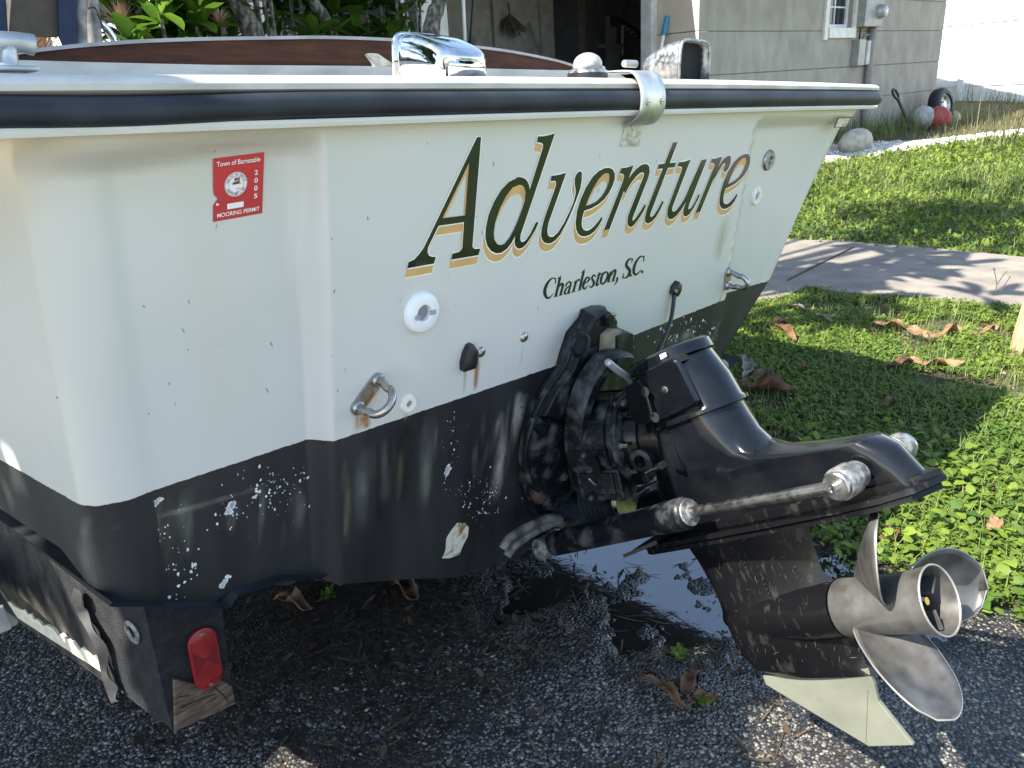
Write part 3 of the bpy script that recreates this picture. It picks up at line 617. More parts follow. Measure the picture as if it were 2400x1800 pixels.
for k in range(46):
    px, py = random.uniform(120, 1600), random.uniform(330, 980)
    if py > 1150-(px-205)*.335-30: continue
    o = surf(px, py, .0009); a = random.uniform(.9, 2.2); l_ = random.uniform(.0015, .007); w_ = random.uniform(.0004, .0011); d_ = TU*math.cos(a)+TV*math.sin(a); e_ = NRM.cross(d_)
    sm.add([o-d_*l_, o+e_*w_, o+d_*l_, o-e_*w_], [(0,1,2,3)])
sm = sm.build('scuff_marks', M('grey_scuff', (.16,.155,.14), .7), boat); sm['kind'] = 'stuff'
ch = mb.build('paint_chips', m_chip, boat); ch['kind'] = 'stuff'
mb = MB(); o_ = [(1072,1225),(1090,1226),(1098,1236),(1096,1256),(1086,1275),(1076,1300),(1052,1308),(1036,1308),(1044,1290),(1046,1262),(1056,1245)]
mb.prism([surf(*p, .0005) for p in o_], NRM*.001); g_ = mb.build('bare_patch', M('bare_gelcoat', (.68,.64,.52), .5, col2=(.25,.16,.04), lo=.50, hi=.66, nscale=45), boat); g_['label'] = 'pale ground-through patch at the lower edge of the black paint'
# ------------------------------------------------------------------ deck gear
# metal strap over the rail
mb = MB(); secs = []
a_, b_ = T(1500,215,.04).x, T(1556,215,.04).x
for x in np.linspace(a_, b_, 5):
    zt, zb = railz(x); ins = .0
    prof = [(.06,zt+.034),(.0,zt+.034),(-.024,zt+.028),(-.040,zt+.004),(-.0445,(zt+zb)/2),(-.041,zb-.004),(-.020,zb-.024),(-.002,zb-.027)]
    sp = spline([Vector((x, y, z)) for y, z in prof], 5)
    secs.append(sp)
mb.loft(secs, caps=False, closed=False); st_ = mb.build('rail_strap', m_alu, boat, 180)
so_ = st_.modifiers.new('s', 'SOLIDIFY'); so_.thickness = .004; so_.offset = 1
for px, py in ((1517,240),(1550,238)):
    o = T(px, py, .0470); mb = MB(); mb.lathe(o, Vector((0,-1,0)), [(0,.0065),(.002,.0062),(.0028,.004)], 14); s_ = mb.build('screw', m_steel, st_)
    mb = MB(); mb.box(o+Vector((0,-.0032,0)), (.009,.0012,.0016)); mb.build('slot', m_hole, st_)
# chrome vent cowls: a box-like hood with an open mouth at one end and a rounded, sloping closed end
def cowl(x0, w, y_closed, y_mouth, zb, h, label, mat):
    dy = y_mouth-y_closed; secs = []
    for t_, hh, ww in [(0,.36,.70),(.02,.45,.82),(.06,.53,.91),(.15,.62,.97),(.30,.73,.995),(.48,.85,1),(.66,.94,1),(.84,.99,1),(1,1,1)]:
        q = []
        for k in range(29):
            an = math.pi*k/28; cx = -math.cos(an); cz = math.sin(an)
            cx = math.copysign(abs(cx)**.30, cx); cz = cz**.36
            q.append(Vector((x0+w/2*ww*cx, y_closed+dy*t_+(0 if t_ > .3 else .018*(1-t_/.3)*abs(cx)**3*(1 if dy > 0 else -1)), zb+h*hh*cz)))
        secs.append(q)
    mb = MB(); mb.loft(secs, caps=False, closed=False); e = secs[0]; mb.add(e, [tuple(range(len(e)))])
    c = mb.build('vent_cowl', mat, boat, 60); c['label'] = label
    s_ = c.modifiers.new('s', 'SOLIDIFY'); s_.thickness = .0035; s_.offset = -1
    mb = MB(); q = [p+Vector((0,0,0)) for p in secs[7]]; mb.add(q, [tuple(range(len(q)))]); mb.build('cowl_throat', m_hole, c)
    mb = MB(); mb.tube([p+Vector((0,.001 if dy > 0 else -.001,0)) for p in secs[-1]], .0035, 6); mb.build('mouth_bead', mat, c, 180)
    return c
def Lx(px, py, x): return L(px, py, 'x', x)
ya = .030
A_, B_ = L(1046,179,'y',ya), L(1166,181,'y',ya); ymo = Lx(925,178,A_.x).y
hP = Lx(925,72,A_.x).z-A_.z
cowl((A_.x+B_.x)/2, B_.x-A_.x, ya, ymo, A_.z-.002, hP, 'polished chrome clamshell vent cowl at the middle of the stern deck', m_chrome)
A_, B_ = L(1590,183,'y',ya), L(1659,184,'y',ya); ycl = Lx(1485,181,A_.x).y; hS = L(1622,92,'y',ya).z-A_.z
cowl((A_.x+B_.x)/2, B_.x-A_.x, ycl, ya, A_.z-.002, hS, 'pitted chrome clamshell vent cowl, its dark mouth facing aft', m_chromedull)
mb = MB(); mb.tube([L(1463,149,'y',.16), L(1490,150,'y',.16)], .0085, 14); mb.build('peg', m_alu, boat, 60)
# stern light
o = L(1377,184,'y',.05); hgt_d = L(1377,123,'y',.05).z-o.z; kr = (L(1415,184,'y',.05)-L(1338,184,'y',.05)).length*.40
mb = MB(); mb.lathe(o, (0,0,1), [(-.004,kr),(hgt_d*.18,kr*.98),(hgt_d*.20,kr*.93)], 36); nl = mb.build('stern_light', m_blackpl, boat, 40); nl['label'] = 'stern light with a clear dome on a black base'
mb = MB(); mb.lathe(o+Vector((0,0,hgt_d*.2)), (0,0,1), [(0,kr*.97),(hgt_d*.10,kr*.95),(hgt_d*.16,kr*.80)], 36); mb.build('light_collar', m_chromedull, nl, 40)
m_dome = M('clear_dome', (.62,.63,.63), .16, trans=.45, col2=(.42,.42,.41), nscale=50, rough2=.4)
mb = MB(); rd = kr*.70; h0 = hgt_d*.36; hs_ = max(.004, hgt_d-h0-rd*.8)
mb.lathe(o+Vector((0,0,h0)), (0,0,1), [(0,rd*1.04),(hs_,rd)]+[(hs_+rd*.8*math.sin(a), rd*math.cos(a)+.0004) for a in np.linspace(.12,1.55,9)], 32); mb.build('light_dome', m_dome, nl, 180)
mb = MB(); mb.box(o+Vector((rd*.25,-rd*.45,h0+hs_*.75)), (rd*.9,rd*.3,hs_*1.3)); mb.build('lamp_lens', M('lens_ribs', (.42,.42,.39), .4), nl, bevel=.002)
mb = MB(); mb.tube([L(1392,161,'y',.10), L(1415,160,'y',.10)], .0045, 10); mb.build('peg', m_alu, boat, 60)
# cleat at the port quarter
yk = .06
def lk(px, py): return L(px, py, 'y', yk)
mb = MB(); ctr = [lk(-60,110), lk(-40,102), lk(0,98), lk(45,100), lk(70,104), lk(80,106)]
mb.tube(spline(ctr, 5), [.006]*5+[.0115]*14+[.012]*6+[.009]*1, 14); cle = mb.build('mooring_cleat', m_alu, boat, 180); cle['label'] = 'grey aluminium horn cleat on the port quarter'
mb = MB(); mb.tube([lk(20,100), lk(20,125), lk(20,150), lk(20,160)], [.011,.0095,.011,.017], 14); mb.build('cleat_post', m_alu, cle, 180)
mb = MB(); a_ = lk(-30,162); b2 = lk(78,163); mb.box((a_+b2)/2, ((b2-a_).length, .05, .006)); mb.build('cleat_base', m_alu, cle, bevel=.002)
# coaming and teak board across the stern
ym = .40
mb = MB(); lo_ = [L(x, y, 'y', ym) for x, y in ((-150,140),(20,140),(230,146),(500,152),(800,154),(1000,157),(1200,162),(1345,165),(1440,166),(1466,182))]
z0_ = lo_[0].z-.14
mb.prism(lo_+[Vector((lo_[-1].x, ym, z0_)), Vector((lo_[0].x, ym, z0_))], (0,.05,0)); mb.build('coaming', m_deckw, boat)
ym2 = .432
tp = [L(x, y, 'y', ym2) for x, y in ((-160,150),(-60,142),(40,127),(140,115),(240,106),(350,99),(480,94.5),(620,92),(760,90.5),(900,95),(1010,103),(1100,111),(1200,124),(1300,144),(1352,160))]
bt = [Vector((p.x, ym2, min(p.z-.006, lo_[3].z-.02))) for p in reversed(tp)]
mb = MB(); mb.prism(tp+bt, (0,.018,0)); tk = mb.build('teak_board', m_teak, boat); tk['label'] = 'arched brown teak board across the stern with a grey edge strip'
mb = MB(); secs = [[p+Vector((0,dy,dz)) for dy, dz in ((-.006,-.001),(-.006,.005),(.022,.005),(.022,-.001))] for p in spline(tp, 4)]
mb.loft(secs); mb.build('edge_strip', m_trim, tk, 40)
# latch on the coaming
mb = MB(); lq = [L(x, y, 'y', .33) for x, y in ((860,127),(868,124),(886,126),(918,147),(922,154),(878,156),(876,148))]
mb.prism(lq, (0,.012,0), .2); lt = mb.build('deck_latch', M('clear_acrylic', (.55,.52,.46), .12, trans=.5, col2=(.8,.78,.72), nscale=90), boat, 40)
# pipework seat forward on the port side
ys = 1.5
def ls(px, py, dy=0): return L(px, py, 'y', ys+dy)
def sole(p): return Vector((p.x, p.y, -.40))
mb = MB(); mb.prism([ls(30,-60),(ls(134,-60)),ls(136,86),ls(45,84),ls(20,84)], (0,.03,0)); seat = mb.build('seat_back', m_brown, boat); m_pipeg = M('dull_grey_pipe', (.11,.115,.12), .6, .2, col2=(.24,.245,.24), nscale=26, bump=.2, bscale=60); seat['label'] = 'brown seat back hung with navy canvas on grey pipes'
mb = MB(); mb.prism([ls(131,-60),ls(173,-60),ls(178,107),ls(146,107),ls(136,86)], (0,-.012,0)); mb.build('canvas_strap', m_navy, seat)
mb = MB(); mb.prism([ls(-60,-60),ls(8,-60),ls(16,76),ls(-60,78)], (0,-.012,0)); mb.build('canvas_strap', m_navy, seat)
mb = MB(); mb.tube([ls(25,-80,.05), ls(26,90,.05), sole(ls(26,90,.05))], .022, 14); mb.build('seat_pipe', m_pipeg, seat, 60)
mb = MB(); mb.tube([ls(196,-80,.02), ls(186,40,.02), ls(188,112,.02), sole(ls(188,112,.02))], .019, 14); mb.build('seat_pipe', m_pipeg, seat, 60)
mb = MB(); mb.tube([ls(208,-70,.1), ls(213,20,.1), ls(224,112,.1), sole(ls(224,112,.1))], .0215, 14); mb.build('seat_pipe', m_pipeg, seat, 60)
mb = MB(); mb.tube(spline([ls(205,20,.05),ls(222,18,.05),ls(232,40,.05),ls(245,75,.1)], 5), .0028, 6); mb.build('lanyard', m_blackpl, seat)
mb = MB(); mb.tube(spline([ls(180,68,.9),ls(215,50,.9),ls(240,58,.9),ls(262,84,.9),ls(274,110,.9),ls(277,125,.9),sole(ls(277,125,.9))], 6), .0145, 12); mb.build('grab_rail', m_chrome, boat, 180)
# ------------------------------------------------------------------ the stern drive: leg and everything that tilts with it
drive = bpy.data.objects.new('drive_tmp', None)
dm = Matrix.Identity(4)
for i in range(3):
    dm[i][0], dm[i][1], dm[i][2], dm[i][3] = dlat[i], -DA[i], DU[i], DQ[i]
bpy.data.objects.remove(drive)
def rsec(u, yf, yr, w, rr=.5, rf=.25, n=9):
    """rounded section of the leg at height u: front at yf, rear at yr (yf > yr), half width w"""
    q = []; ln = yf-yr; ar = min(w*1.0, ln*rr); af = min(w, ln*rf)
    for k in range(n+1): an = math.pi/2+math.pi*k/n if False else -math.pi/2+math.pi*k/n
    for k in range(n+1):
        an = math.pi*k/n; q.append(Vector((w*math.cos(an), yr+ar-ar*math.sin(an)**.8, u)))
    for k in range(n+1):
        an = math.pi*k/n; q.append(Vector((-w*math.cos(an)*(1 if True else 1), yf-af+af*math.sin(an)**.6, u)))
    return q
# section list down the leg: (u, front y, rear y, half width). y is forward, so the rear is the more negative value
dtop = D(1590,826); dshell = D(1743,960); drear = D(1787,1055)
def yz(px, py, lat=0): p = D(px, py, lat); return p.y, p.z
U = {k: D(*v) for k, v in dict(top=(1655,812), cap=(1500,864), shell=(1743,960), r2=(1787,1055), r3=(1842,1091), fin=(2067,1058), lead1=(1619,1319), lead2=(1670,1426), lead3=(1716,1560)).items()}
yr_top = U['top'].y; yr_sh = U['shell'].y
mb = MB(); hw = .074
yf_top = -.165; utop = .150
secs = [rsec(utop-.030, yf_top, yr_top+.008, hw), rsec(.06, yf_top+.01, yr_top-.012, hw+.001), rsec(.012, yf_top+.02, yr_sh+.006, hw+.003), rsec(.004, yf_top+.02, yr_sh, hw+.006), rsec(.000, yf_top+.02, yr_sh+.010, hw-.001)]
secs += [rsec(-.03, yf_top+.03, yr_sh+.004, hw-.003), rsec(-.065, yf_top+.045, yr_sh-.004, hw-.007), rsec(-.095, yf_top+.06, yr_sh-.022, hw-.013), rsec(-.115, yf_top+.07, yr_sh-.06, hw-.018), rsec(-.128, yf_top+.075, yr_sh-.14, hw-.021,.2)]
yfin = U['fin'].y
secs += [rsec(-.140, yf_top+.08, yfin-.004, hw-.024,.12), rsec(-.165, yf_top+.085, yfin-.030, hw-.030,.10), rsec(-.20, yf_top+.09, yfin-.045, hw-.036,.08), rsec(-.236, yf_top+.092, yfin-.06, hw-.040,.08)]
mb.loft(secs); leg = mb.build('stern_drive', m_drive, boat, 42); leg.matrix_local = dm
leg['label'] = 'glossy black tilted stern drive leg with propeller'
# top cap
mb = MB(); mb.loft([rsec(utop-.028, yf_top-.002, yr_top+.006, hw-.002), rsec(utop-.026, yf_top-.002, yr_top+.001, hw+.004), rsec(utop-.006, yf_top-.004, yr_top+.004, hw+.004), rsec(utop, yf_top-.010, yr_top+.012, hw-.006)])
mb.build('top_cover', m_drive, leg, 40)
mb = MB(); lat = -(hw+.0050)
def dpoly(pts, lat, d, name, mat, ins=0, sm=40, parent=None):
    q = [D(*p, lat) for p in pts]; mb = MB(); mb.prism(q, (d,0,0), ins); return mb.build(name, mat, parent or leg, sm)
Z9 = zc(1150,680,2.553); Z10 = zc(1450,950,1.952)
dpoly([Z9(p) for p in ((905,495),(1100,400),(1135,420),(1252,655),(1240,680),(985,798),(960,770))], -hw-.001, -.012, 'side_plate', m_drive, .05)
o = D(*Z9((1046,597)), -hw-.0115); mb = MB(); mb.lathe(o, (-1,0,0), [(0,.0085),(.003,.008),(.004,.005)], 14); sc_ = mb.build('screw', m_steel, leg, 40)
mb = MB(); mb.box(o+Vector((-.0043,0,0)), (.0012,.013,.0018)); mb.build('slot', m_hole, leg)
blkp = dpoly([Z9(p) for p in ((838,565),(918,520),(935,545),(1018,762),(968,798),(905,790),(860,700))], -hw-.004, -.022, 'mount_block', m_drive, .06)
for p in ((925,610),(985,762)):
    o = D(*Z9(p), -hw-.0275); mb = MB(); mb.lathe(o, (-1,0,0), [(0,.011),(.0012,.0105),(.0012,.007),(-.004,.0065)], 18); mb.build('bolt_hole', m_hole, leg)
mb = MB(); mb.tube([D(*Z9(p), -hw-.030) for p in ((935,640),(965,745))], .0035, 6); mb.build('casting_rib', m_drive, leg, 60)
for a_, b_, r_ in (((770,690),(832,660),.0105),((815,825),(888,797),.0095),((940,1075),(1020,1050),.0085),((885,475),(900,505),.006)):
    A_, B_ = D(*Z9(a_), -hw+.005), D(*Z9(b_), -hw+.005)
    mb = MB(); mb.tube([A_, A_.lerp(B_, .35), B_], [r_*1.5, r_, r_], 12); mb.build('stud', m_steel, leg, 40)
dpoly([Z9(p) for p in ((1055,935),(1110,915),(1165,1075),(1105,1060))], -hw+.010, -.012, 'drain_boss', m_drive, .1)
dpoly([Z9(p) for p in ((1020,385),(1048,372),(1056,396),(1028,412))], -hw-.003, -.005, 'bright_tab', m_whitepl)
for p, s_ in (((1238,372),(.022,.018)),):
    o = D(*Z9(p), -.045); mb = MB(); mb.box((-.058, yr_top+.028, utop-.030), (.03,.022,.016)); mb.build('notch', m_hole, leg)
# seam lip between the two castings
mb = MB(); s0 = rsec(0, yf_top+.02, yr_sh-.003, hw+.007)
mb.loft([[p+Vector((0,0,.007)) for p in s0], [p*1.0 for p in s0], [Vector((p.x*.9, p.y*.99, -.003)) for p in s0]]); mb.build('casting_seam', m_drive, leg, 40)
# anti ventilation plate with its swept tail and forward wings
up = -.240
pe = [D(*Z10(p), -.09) for p in ((340,735),(930,610),(1310,500))]
ed = [(-.03,.075),(-.06,.09),(-.15,.095),(-.40,.098),(-.56,.095),(-.64,.082),(-.69,.055),(-.72,.0)]
ytip = D(*Z10((1518,376)), 0).y
k_ = ytip/-.72
out = [(w, y*k_) for y, w in ed]; out = [(-w, y) for w, y in out]+[(w, y) for w, y in reversed(out[:-1])]
mb = MB(); mb.prism([Vector((x, y, up)) for x, y in out], (0,0,.010)); mb.prism([Vector((x*.5, y*.995, up+.010)) for x, y in out], (0,0,.016), .25)
pl_ = mb.build('anti_ventilation_plate', m_drivescr, leg, 30)
mb = MB(); mb.prism([Vector((x*.94, y*.985, up-.0125)) for x, y in out], (0,0,.009)); mb.build('plate_underside', m_propedge if False else m_drivescr, leg, 30)
for s_ in (-1, 1):   # forward wings
    wq = [Vector((s_*.03, -.09, up+.012)), Vector((s_*.10, -.10, up+.012)), Vector((s_*.135, -.02, up+.004)), Vector((s_*.12, -.03, up+.004)), Vector((s_*.05, -.04, up+.012))]
    mb = MB(); mb.prism(wq, (0,0,.008)); mb.build('splash_wing', m_drivescr, leg)
# tail fin under the anodes
f0, f1, f2 = D(*Z10((1205,210))), D(*Z10((1270,330))), D(*Z10((1342,432)))
mb = MB(); mb.prism([Vector((-.011, p.y, p.z)) for p in (f0, f1, f2, Vector((0, f2.y+.16, f2.z)), Vector((0, f0.y+.16, f0.z-.02)))], (.022,0,0), .12); mb.build('tail_fin', m_drivescr, leg, 30)
# lower leg (foil sections) and torpedo
def foil(u, yf, yr, t_, n=10):
    q = []
    for k in range(n+1):
        s_ = k/n; q.append(Vector((t_*(math.sin(math.pi*s_**.62)**.75 if 0 < s_ < 1 else 0)+.0015, yf+(yr-yf)*s_, u)))
    for k in range(n-1, 0, -1):
        s_ = k/n; q.append(Vector((-t_*(math.sin(math.pi*s_**.62)**.75)-.0015, yf+(yr-yf)*s_, u)))
    return q
l1, l2, l3 = D(1605,1285), D(1670,1426), D(1716,1560)
r1, r2, r3, r4 = D(1921,1268), D(1931,1329), D(1962,1396), D(1993,1421)
us = -.437
mb = MB()
mb.loft([foil(up+.004, l1.y, r1.y, .040), foil(-.30, -.094, r2.y+.002, .036), foil(-.36, -.105, r3.y+.01, .034), foil(-.395, -.107, r4.y+.005, .038), foil(-.425, -.108, r4.y+.0, .046), foil(-.47, -.109, r4.y, .046), foil(-.515, -.113, -.40, .036), foil(-.548, -.128, -.40, .024), foil(-.568, -.19, -.43, .012)])
mb.build('gear_case', m_drivescr, leg, 50)
random.seed(15); mb = MB()
for k in range(140):
    z_ = random.uniform(-.53, -.255); s_ = min(.97, max(.03, random.random()**.8)); yf_, yr_ = -.100, -.43
    half = np.interp(z_, [-.548,-.515,-.47,-.425,-.395,-.36,-.30,-.236], [.024,.036,.046,.046,.038,.034,.036,.040]); f_ = lambda q: -half*(math.sin(math.pi*min(.99, max(.01, q))**.62)**.75)-.0028
    l_ = random.uniform(.004, .022); a = random.gauss(.9, .5); dy, dz = math.cos(a)*l_/.33, math.sin(a)*l_; w_ = random.uniform(.0002, .0005)
    p0, p1 = (s_-dy/2), (s_+dy/2)
    if not (.02 < p0 < .98 and .02 < p1 < .98): continue
    A_, B_ = Vector((f_(p0), yf_+(yr_-yf_)*p0, z_-dz/2)), Vector((f_(p1), yf_+(yr_-yf_)*p1, z_+dz/2)); e_ = Vector((0, -dz, dy*.33)).normalized()*w_
    mb.add([A_, (A_+B_)/2+e_, B_, (A_+B_)/2-e_], [(0,1,2,3)])
scr = mb.build('scratches', M('bare_scratch', (.11,.10,.09), .6), leg); scr['kind'] = 'stuff'
ysm = D(2006,1478).y; yhe = D(2225,1456).y
mb = MB(); mb.lathe((0,-.118,us), (0,-1,0), [(0,.020),(.02,.034),(.06,.046),(.13,.055),(.22,.057),(-ysm-.118-.004,.0545)], 32); mb.build('torpedo', m_drivescr, leg, 50)
kA, kB, kC, kD = D(1798,1603), D(2039,1747), D(2144,1744), D(2062,1642); kE = D(2052,1601)
mb = MB(); kp = [kA, kB, kC, kD, kE, Vector((0, kE.y, kE.z+.03)), Vector((0, kA.y, kA.z+.02))]
mb.prism([Vector((-.0055, p.y, p.z)) for p in kp], (.011,0,0)); sk = mb.build('skeg', m_skeg, leg, bevel=.0025); sk['label'] = 'pale green skeg under the gear case'
mb = MB(); mb.tube([Vector((-.0058, D(2037,1612).y, D(2037,1612).z)), Vector((-.0058, D(2032,1735).y, D(2032,1735).z))], .0016, 6); mb.build('weld_seam', m_skeg, leg)
mb = MB(); p = D(*Z10((720,945)), -.034); mb.lathe(p+Vector((.004,0,0)), (-1,0,0), [(0,.011),(.003,.010),(.004,.005)], 14); mb.build('fill_plug', m_drivescr, leg, 40)
mb = MB()
for i in range(7):
    q = D(*Z10((650+9*i, 775+22*i)), -.036); mb.lathe(q+Vector((.003,0,0)), (-1,0,0), [(0,.0022),(.004,.002)], 6)
mb.build('intake_slots', m_hole, leg)
# propeller: flared exhaust hub and three cupped blades
rh = .050
mb = MB(); hl = -(yhe-ysm)
mb.lathe((0,ysm,us), (0,-1,0), [(0,.054),(.006,.055),(.03,.0535),(hl*.55,.0525),(hl*.8,.0545),(hl*.94,.0585),(hl,.0605),(hl,.0580),(hl*.8,.052),(hl*.5,.0495),(hl*.15,.049)], 48); prop = mb.build('propeller', m_prop, leg, 50)
prop['label'] = 'three-bladed worn black propeller with bright edges'
mb = MB(); mb.lathe((0,yhe,us), (0,-1,0), [(-.0006,.0578),(-.0006,.0612),(.0016,.0606),(.0016,.0584),(-.0006,.0578)], 48, closed=True); mb.build('hub_rim', m_propedge, leg, 50)
mb = MB(); mb.lathe((0,yhe+hl*.5,us), (0,-1,0), [(0,.048),(.002,.048)], 32); mb.build('hub_web', m_hole, leg)
for k in range(3):
    an = rad(30+120*k); mb = MB(); mb.box(Vector((math.cos(an)*.034, yhe+hl*.34, us+math.sin(an)*.034)), (.034,hl*.5,.006), Matrix.Rotation(-an, 3, 'Y')); mb.build('hub_spoke', m_prop, leg)
mb = MB(); mb.lathe((0,yhe+hl*.62,us), (0,-1,0), [(0,.020),(.05,.020),(.055,.0125),(.075,.0125),(.075,.008),(.09,.0075)], 6); mb.build('prop_nut', m_brass, leg, 30)
def blade(az, tipr):
    V = []; nr, nc_ = 22, 13
    for i in range(nr+1):
        s_ = (i/nr)**.85; r = rh*.96+(tipr-rh*.96)*s_
        u_ = (s_-.52)/.48; ch = .122+.036*math.sin(math.pi*min(1, s_/.55)/2) if s_ < .55 else .158*math.sqrt(max(0, 1-((s_-.55)/.45)**2.2))+.0015
        pit = math.atan(.42/(2*math.pi*r)); skew = .22*s_*s_
        for j in range(nc_+1):
            c_ = -1+2*j/nc_; d_ = ch*c_/2
            th = az+d_*math.cos(pit)/r+skew; ax = d_*math.sin(pit)*.82 - .095*s_**1.25 + .010*(1-c_*c_)*s_ - .007*max(0, -c_-.55)*s_
            V.append((r*math.sin(th), ysm-hl*.40+ax, us+r*math.cos(th)))
    F = [(i*(nc_+1)+j, i*(nc_+1)+j+1, (i+1)*(nc_+1)+j+1, (i+1)*(nc_+1)+j) for i in range(nr) for j in range(nc_)]
    o = raw('blade', V, F, m_prop, leg, True); s2 = o.modifiers.new('s', 'SOLIDIFY'); s2.thickness = .0042; s2.offset = 0
    mb = MB(); n1 = nc_+1
    ring = [Vector(V[i*n1]) for i in range(1, nr+1)]+[Vector(V[i*n1+nc_]) for i in range(nr, 0, -1)]
    mb.tube(ring, .0017, 6); mb.build('blade_edge', m_propedge, leg, 180)
BLADES = [(-28, .182), (94, .190), (208, .194)]
for a_, t_ in BLADES: blade(rad(a_), t_)
# ------------------------------------------------------------------ transom bracket, ring, bell and trim rams (fixed to the boat)
def tq(pts, off, Z=Z9): return [T(*Z(p), off) for p in pts]
gh = [(655,88),(600,92),(540,112),(525,160),(450,250),(410,370),(390,450),(300,560),(230,690),(190,830),(165,980),(165,1150),(215,1290),(310,1390),(470,1440),(620,1420),(720,1300),(770,1100),(800,900),(800,650),(770,480),(755,380),(755,250),(700,160),(660,140)]
mb = MB(); mb.prism(tq(gh, .001), NRM*.022, .03); brk = mb.build('transom_bracket', m_grime, boat, 40); brk['label'] = 'black cast bracket bolted to the transom with grey silt on it'
def cast(pts, o0, th, name='casting', mat=None, par=None, ins=.05, bev=.003):
    mb = MB(); mb.prism(tq(pts, o0), NRM*th, ins); o = mb.build(name, mat or m_grime, par or brk, 30, bevel=bev); return o
cast([(560,128),(645,102),(700,150),(694,205),(640,235),(638,390),(575,470),(505,575),(468,660),(440,770),(250,735),(335,570),(430,450),(470,330),(500,245)], .020, .034, 'tower_casting')
cast([(640,232),(694,205),(755,222),(760,345),(756,400),(690,420),(640,392)], .020, .052, 'tower_block')
cast([(250,738),(440,772),(462,790),(455,1000),(408,1012),(382,1190),(300,1235),(215,1170),(182,1030),(195,870)], .022, .030, 'cheek_casting', ins=.1)
cast([(400,1018),(455,1008),(470,1130),(560,1290),(470,1370),(330,1330),(300,1245),(380,1200)], .020, .022, 'lower_wing', ins=.1)
cast([(690,120),(720,150),(700,215),(672,212),(672,150)], .054, .014, 'tower_lug')
for p, r_ in (((300,830),.012),((250,1060),.016),((430,1110),.010),((350,1280),.012),((610,440),.009)):
    mb = MB(); mb.lathe(T(*Z9(p), .048), NRM, [(-.01,r_*1.5),(.004,r_*1.45),(.005,r_),(.011,r_),(.012,r_*.7)], 6); mb.build('bracket_nut', m_grime, brk, 25)
for pts in ([(505,250),(478,345),(430,470),(335,600),(262,740)], [(640,400),(585,490),(520,600),(480,700),(468,790)], [(255,760),(215,900),(205,1040),(235,1170)]):
    mb = MB(); mb.tube(spline([T(*Z9(p), .052) for p in pts], 5), .0055, 6, flat=1.4); mb.build('casting_rib', m_grime, brk, 60)
o = T(*Z9((536,327)), .066); mb = MB(); mb.lathe(o, NRM, [(-.002,.030),(.005,.029),(.006,.022),(-.012,.021)], 24); mb.build('bore_ring', m_grime, brk, 40)
mb = MB(); mb.lathe(o+NRM*.0035, NRM, [(-.004,.0215),(-.002,.0215)], 20); mb.build('bore', m_hole, brk)
mb = MB(); mb.prism(tq([(648,262),(690,225),(748,228),(748,322),(640,362)], .050), NRM*.020, .08); mb.build('tan_plate', m_tan, brk, 40)
mb = MB(); mb.lathe(T(*Z9((692,165)), .05), Vector((.8,-.5,.3)), [(0,.007),(.006,.007),(.007,.0045),(.022,.0045),(.024,.002)], 12); mb.build('grease_nipple', m_steel, brk, 40)
for p in ((680,478),(784,445)):
    mb = MB(); o = T(*Z9(p), .085); mb.lathe(o, Vector((.25,-.95,.1)), [(-.02,.0125),(.0,.0125),(.0015,.0095),(.010,.0095),(.011,.006)], 6 if False else 14); mb.build('bracket_bolt', m_steel, brk, 30)
# gimbal ring: flattened cast arc standing off the bracket
def flatarc(pts, offs, wd, th, name, mat, parent):
    c_ = spline([T(*Z9(p), o_) for p, o_ in zip(pts, offs)], 6); n = len(c_); ws = np.interp(np.linspace(0,1,n), np.linspace(0,1,len(wd)), wd); secs = []
    for i, p in enumerate(c_):
        tt = (c_[min(i+1,n-1)]-c_[max(i-1,0)]).normalized(); s_ = NRM.cross(tt).normalized(); w = ws[i]
        secs.append([p+s_*a*w+NRM*b*th for a, b in ((-.5,-.5),(-.5,.3),(-.35,.5),(.35,.5),(.5,.3),(.5,-.5))])
    mb = MB(); mb.loft(secs); return mb.build(name, mat, parent, 50)
flatarc([(800,425),(700,432),(615,520),(552,650),(522,800),(522,960),(545,1110),(600,1240),(665,1320),(722,1362)], [.10,.10,.09,.09,.09,.09,.09,.085,.08,.075], [.045,.045,.040,.036,.034,.036,.036,.044,.040,.024], .045, 'gimbal_ring', m_grime, boat)
flatarc([(648,500),(590,600),(548,700),(500,860),(496,980),(515,1120),(560,1230)], [.055,.055,.055,.055,.055,.055,.05], [.03,.03,.03,.03,.03,.03,.03], .03, 'inner_yoke', m_grime, boat)
# bell housing: drum, flange, side box, bellows
b0 = T(*Z9((560,880)), .05); b1 = Vector(DQ)+Vector(DA)*.17+Vector(DU)*(-.02)
ax = (b1-b0).normalized(); ln = (b1-b0).length
mb = MB(); mb.lathe(b0, ax, [(0,.090),(.012,.096),(.014,.104),(ln*.50,.101),(ln*.505,.094),(ln*.62,.092)], 40); bell = mb.build('bell_housing', m_grime, boat, 30)
mb = MB(); mb.lathe(b0, ax, [(ln*.60,.108),(ln*.605,.112),(ln*.655,.112),(ln*.66,.108)], 40); mb.build('bell_flange', m_grime, bell, 30)
mb = MB(); mb.lathe(b0, ax, [(ln*.655,.088),(ln*.80,.084),(ln*.81,.076),(ln,.074)], 36); mb.build('drive_collar', m_drivescr, bell, 30)
u_ = Vector((0,0,1)); u_ = (u_-ax*u_.dot(ax)).normalized(); w_ = ax.cross(u_)
if w_.x > 0: w_ = -w_
for k in range(9):
    an = rad(-75+40*k); o = b0+ax*(ln*.655)+(u_*math.cos(an)+w_*math.sin(an))*.0985
    mb = MB(); mb.lathe(o, ax, [(0,.0085),(.006,.0085),(.0065,.005),(.022,.005)], 6); mb.build('flange_bolt', m_steel if k % 3 else m_grime, bell, 25)
